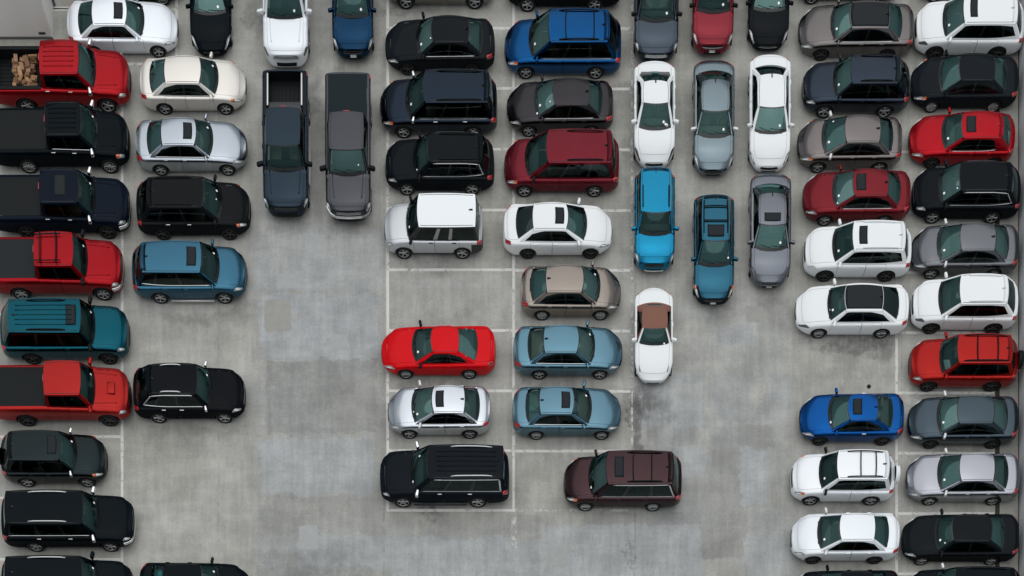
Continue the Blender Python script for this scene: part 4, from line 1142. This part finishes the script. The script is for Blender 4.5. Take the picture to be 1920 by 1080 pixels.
car_h(SD, 'sedan', 'R', 960, 1164, 825, 1128, 1005.5, (102, 139, 157), 'light blue sedan with a dark sunroof', 'sedan', rim='ten', metal=.4, sunroof=1, chrome=1, shelf=simple('shelf_pale', (.4, .42, .4), .8), g=(1110, 1076, 1012, 985))
car_h(VN, 'van', 'L', 1057, 1278, 959, 1097.5, 1224, (70, 50, 54), 'dark brown minivan with black crossbars parked alone near the open lane', 'minivan', rim='ten', rails='k', bars=(1.40, 1.68), railspan=(1.3, 1.85), sunroof=(1.12, 1.26), amber=1, chrome=2, stickers=((.1, .2, .05),), g=(1103, 1137, 1262))
# column F, facing the lane
car_v('suv_car', 'suv', 1230, 0, 120, (74, 84, 96), 'dark grey SUV with mesh grille behind the white sedan', 'SUV', L=4.75, W=1.98, grillebars=4, hl=(.1, .4), mirrormat=M_BLACK)
car_v(SD, 'sedan', 1227, 110, 318, WHT, 'white sedan with a plain roof between grey SUV and bright blue hatchback', 'sedan', ztail=.95, finmat=M_BLACK, rxf=.8, seats=M_SEATG, headmat=M_HEADD, stickers=((.3, .25, .05), (.2, .2, .05), (.15, .16, .05)))
car_v('hatchback_car', 'soul', 1227, 303, 511, (34, 140, 182), 'bright blue boxy hatchback with blue roof and white lower grille', 'hatchback', ztail=1.5, chromebumper=0, rails='k', railspan=(1.1, 1.6), stickers=(), bumpbar=1)
car_v('convertible_car', 'roadster', 1226, 537, 722, WHT, 'white convertible with a brown fabric roof', 'convertible', ztail=.80, rim='five', headmat=M_HEADD, nogrille=1, hv=(.78, .88), hl=(.22, .52), seats=M_SEATG, stickers=((.08, .2, .04),), fin=0)
# column G
car_v('suv_car', 'suv', 1336, 0, 104, (146, 50, 62), 'maroon SUV with chrome grille bar and front plate', 'SUV', L=4.5, plate=1, grillebars=1, mirrormat=M_BLACK)
car_v(SD, 'sedan', 1338, 108, 332, (128, 143, 151), 'mid grey sedan with chrome side window trim and no sunroof', 'sedan', ztail=.95, metal=.5, chrome=1, mirrormat=M_SILVER)
car_v('wagon_car', 'wagon', 1338, 348, 573, (48, 104, 128), 'teal blue wagon with roof rails, crossbars and a large sunroof', 'wagon', ztail=1.35, rails='k', bars=(1.42, 1.74), sunroof=(1.08, 1.34), amber=1, plate=1, clad=1, railspan=(1.15, 1.9), metal=.2, stickers=((.3, .1, .04),), seats=M_SEATG, bumpermat=paint((30, 40, 46)))
# column H
car_v(SD, 'sedan', 1441, 0, 98, (24, 29, 33), 'black sedan with a silver grille line, nose towards the white sedan with dark rear window', 'sedan', L=4.8, grillebars=1)
car_v(SD, 'sedan', 1443, 98, 325, WHT, 'white sedan with dark rear window behind the grey sedan with sunroof', 'sedan', ztail=.95, rearglass=glass('dark_rear_glass', (.08, .1, .1), (.7, 1, 1), 1.45), mirrormat=M_SILVER)
car_v(SD, 'sedan', 1444, 320, 542, (122, 127, 136), 'grey sedan with dark sunroof, chrome grille wing and front plate', 'sedan', ztail=.95, sunroof=1, metal=.5, grillebars=1, plate=1, chrome=1, headmat=M_HEADD)
# row I
car_h(SD, 'sedan', 'L', 1490, 1690, 9, 1522, 1640, BLK, 'black car behind the taupe sedan with a black roof panel', 'sedan')
car_h(SD, 'sedan', 'L', 1497, 1713, 115, 1539, 1662, (120, 116, 116), 'taupe sedan with a black roof panel', 'sedan', rim='dark', panel=1, metal=.4, chrome=1, g=(1557, 1594, 1669, 1692))
car_h('suv_car', 'suv', 'L', 1504, 1704, 222, 1545, 1658, (50, 60, 73), 'slate navy SUV with black roof rails between the two taupe sedans', 'SUV', rim='five', privacy=0, rails='k', W=1.8, grillebars=2, g=(1562, 1596, 1686))
car_h(SD, 'sedan', 'L', 1495, 1691, 325, 1533, 1648, (126, 120, 120), 'taupe sedan with taupe roof beside the slate navy SUV', 'sedan', rim='five', metal=.4, mirrormat=M_SILVER, amber=1, stickers=((.3, .25, .05), (.45, .85, .04)), g=(1540, 1585, 1651, 1675))
car_h(SD, 'sedan', 'L', 1505, 1707, 424, 1546, 1657, (130, 34, 44), 'maroon sedan with a dark sunroof beside the white SUV', 'sedan', rim='five', sunroof=(1.08, 1.36), chrome=1, stickers=((.3, .25, .05), (.15, .1, .03)), g=(1560, 1600, 1666, 1689))
car_h('suv_car', 'suv', 'L', 1506, 1707, 529, 1546, 1661, WHT, 'white SUV with a dark sunroof and red tail lamps beside the maroon sedan', 'SUV', rim='dark', sunroof=(1.12, 1.28), rails='p', finmat=M_SILVER, headmat=M_SILVER, g=(1560, 1599, 1697))
car_h(SD, 'sedan', 'L', 1491, 1703, 635, 1535, 1652.5, WHT, 'white sedan with a black glass roof', 'sedan', rim='ten', panel=1, rearglass=glass('dark_rear_glass', (.08, .1, .1), (.7, 1, 1), 1.45), stickers=((.3, .25, .05), (.15, .3, .03)), headmat=M_HEADD, g=(1551, 1584, 1657, 1686))
car_h('coupe_car', 'coupe', 'L', 1499, 1695, 836, 1537, 1654, (0, 84, 158), 'royal blue coupe with a dark sunroof and dark wheels', 'coupe', rim='dark', sunroof=(1.14, 1.46), handle=M_CHROME, metal=.3, grillebars=1, gv=(.62, .80), stickers=((.1, .22, .05),), finmat=paint((0, 84, 158), .3), g=(1552, 1591, 1646, 1675))
car_h('suv_car', 'suv', 'L', 1482, 1676, 948, 1519.5, 1632.5, (228, 232, 236), 'white silver SUV with black crossbars and a spare wheel on its tailgate', 'SUV', rim='five', rails='k', bars=(1.45, 1.75), spare=paint(WHT), metal=.2, amber=1, mirrormat=M_BLACK, W=1.8, g=(1535, 1570, 1667))
car_h(SD, 'sedan', 'L', 1483, 1686, 1058, 1524, 1639, (224, 229, 234), 'silver white sedan with plain roof and dark wheels beside the SUV with spare wheel', 'sedan', rim='dark', metal=.2, fin=0, handle=M_CHROME, mirrormat=M_SILVER, g=(1532, 1575, 1641, 1667))
car_h(SD, 'sedan', 'L', 1484, 1688, 1164, 1524, 1640, BLK, 'black car in the next bay to the silver white sedan with dark wheels', 'sedan', rim='five')
# row J, tails to the parapet
car_h(SD, 'sedan', 'L', 1716, 1915, 5, 1752, 1868, (40, 44, 48), 'dark car behind the white SUV with black wheels at the parapet', 'sedan')
car_h('suv_car', 'suv', 'L', 1714, 1918, 113, 1752, 1869, WHT, 'white SUV with a dark sunroof and black wheels against the parapet', 'SUV', rim='dark', sunroof=(1.12, 1.26), finmat=M_SILVER, headmat=M_HEADD, W=1.87, g=(1767, 1807, 1907))
car_h(SD, 'sedan', 'L', 1708, 1908, 212, 1746, 1862, (28, 35, 41), 'black sedan with plain roof between white SUV and red hatchback', 'sedan', rim='hub', stickers=(), amber=1, fin=0, grillebars=2, g=(1759, 1799, 1866, 1889))
car_h('hatchback_car', 'hatch', 'L', 1704, 1901, 317, 1746, 1862, (184, 20, 34), 'red hatchback with a dark sunroof against the parapet', 'hatchback', rim='dark', sunroof=(1.10, 1.34), chrome=1, finmat=M_TAIL, g=(1765, 1804, 1880, 1897))
car_h('suv_car', 'suv', 'L', 1710, 1911, 420, 1748, 1860, (20, 26, 31), 'black SUV with tall red tail lamps between red hatchback and grey sedan', 'SUV', rim='five', chrome=2, grillebars=1, mirrormat=M_BLACK, stickers=((.25, .22, .05), (.85, .15, .03)), g=(1759, 1800, 1897))
car_h(SD, 'sedan', 'L', 1709, 1909, 524, 1745.5, 1862, (116, 119, 125), 'grey sedan with plain roof between black SUV and white SUV', 'sedan', rim='five', metal=.5, mirrormat=M_SILVER, grillebars=2, g=(1756, 1801, 1867, 1892))
car_h('suv_car', 'suv', 'L', 1708, 1906, 627, 1745, 1862, WHT, 'white SUV with plain white roof beside the red SUV with crossbars', 'SUV', rim='dark', rails='p', stickers=(), headmat=M_HEADD, finmat=M_SILVER, g=(1759, 1800, 1889))
car_h('suv_car', 'suv', 'L', 1704, 1906, 735, 1740, 1859, (182, 36, 32), 'orange red SUV with black crossbars and white paper behind its windshield', 'SUV', rim='dark', rails='k', bars=(1.36, 1.74), spare=True, stickers=(), paper=1, W=1.8, railspan=(1.1, 1.93), g=(1761, 1796, 1898))
car_h(SD, 'sedan', 'L', 1702, 1908, 842, 1744, 1860, (74, 87, 97), 'slate grey sedan with plain roof beside the orange red SUV', 'sedan', rim='dark', metal=.2, mirrormat=M_SILVER, fin=0, g=(1756, 1796, 1864, 1890))
car_h(SD, 'sedan', 'L', 1699, 1911, 948, 1742.5, 1861, (166, 168, 177), 'silver grey sedan with chrome window line beside the slate grey sedan', 'sedan', rim='five', metal=.5, chrome=1, mirrormat=M_SILVER, fin=0, seats=M_SEATG, g=(1757, 1800, 1865, 1891))
car_h(SD, 'sedan', 'L', 1691, 1909, 1060, 1727.5, 1858, (24, 30, 35), 'black sedan with red corner tail lamps beside the silver grey sedan', 'sedan', rim='five', mirrormat=M_BLACK, fin=0, stickers=((.3, .25, .05), (.5, .12, .03)), g=(1752, 1786, 1860, 1885))
car_h('suv_car', 'suv', 'L', 1698, 1912, 1164, 1738, 1860, BLK, 'black SUV beside the black sedan with red corner tail lamps', 'SUV', rim='five', rails='k', mirrormat=M_SILVER)

# ------------------------------------------------------------------ firewood in the red pickup's bed
wood = [simple('split_wood_%d' % k, c, .85) for k, c in enumerate([(.27, .15, .075), (.38, .22, .11), (.17, .09, .045), (.30, .17, .10)])]
fr = fire['root']
fx0 = gx(22, 1.05); fx1 = gx(66, 1.05); fy0 = gy(164, 1.0); fy1 = gy(106, 1.0)
k = 0
for layer, zz in enumerate((.86, .97, 1.07)):
    for a in range(4):
        for bq in range(6):
            if random.random() < (0, .2, .55)[layer]: continue
            x = fx0 + (a + .5 + random.uniform(-.3, .3)) * (fx1 - fx0) / 4; y = fy0 + (bq + .5 + random.uniform(-.3, .3)) * (fy1 - fy0) / 6
            o = rbox('firewood_piece', (random.uniform(.16, .40), random.uniform(.10, .22), random.uniform(.09, .15)), (x, y, zz + random.uniform(0, .03)), wood[random.randrange(4)], None, .01, (random.uniform(-.3, .3), random.uniform(-.3, .3), random.choice((0, 1.57)) + random.uniform(-.35, .35)), 1)
            tag(o, 'piece of split firewood lying in the red pickup bed', 'firewood', 'firewood in the pickup bed')
# roof rack of the second red pickup
rk = a4['root']; PGf = a4['PG']
for s_ in (.12, .88):
    G = PGf(np.linspace(1.30, 1.98, 6), np.full(6, s_)); G[:, 2] += .09; tube('rack_rail', G, .022, M_BLACK, rk)
for t_ in (1.42, 1.84):
    G = PGf(np.full(7, t_), np.linspace(.05, .95, 7)); G[:, 2] += .11; tube('rack_bar', G, .028, M_BLACK, rk)

# ------------------------------------------------------------------ loose things seen through the glass
def bundle(name, loc, size, col, label, cat, seed):
    rr = random.Random(seed)
    bm = bmesh.new(); bmesh.ops.create_icosphere(bm, subdivisions=3, radius=1)
    for v in bm.verts:
        n = v.co.normalized()
        k = 1 + .12 * math.sin(5 * n.x + seed) * math.cos(4 * n.y - seed) + .05 * math.sin(11 * n.z + 7 * n.x)
        v.co = (max(-.8, min(.8, n.x * k)) * size[0], max(-.8, min(.8, n.y * k)) * size[1], max(-.75, n.z * k) * size[2])
    me = bpy.data.meshes.new(name); bm.to_mesh(me); bm.free()
    me.polygons.foreach_set('use_smooth', [True] * len(me.polygons))
    me.materials.append(simple(name + '_cloth_%d' % seed, col, .6))
    o = link(bpy.data.objects.new(name, me)); o.location = loc; o.rotation_euler = (0, 0, rr.uniform(-.4, .4))
    return tag(o, label, cat)
bundle('shopping_bag', (gx(303, .95), gy(1076, .95), .94), (.20, .17, .08), (.02, .42, .50), 'turquoise bag behind the rear window of the black sedan', 'bag', 3)
bundle('clothes_bundle', (gx(999, 1.0), gy(768, 1.0), 1.05), (.20, .16, .10), (.55, .62, .62), 'pale bundle of clothes under the rear window of the light blue sedan', 'bundle', 5)
pp = rbox('paper_sheet', (.30, .42, .012), (gx(1776, 1.1), gy(684, 1.1), 1.12), M_PAPER, None, .004, (0, .25, .2), 1)
tag(pp, 'white paper sheet on the dashboard of the orange red SUV', 'paper')
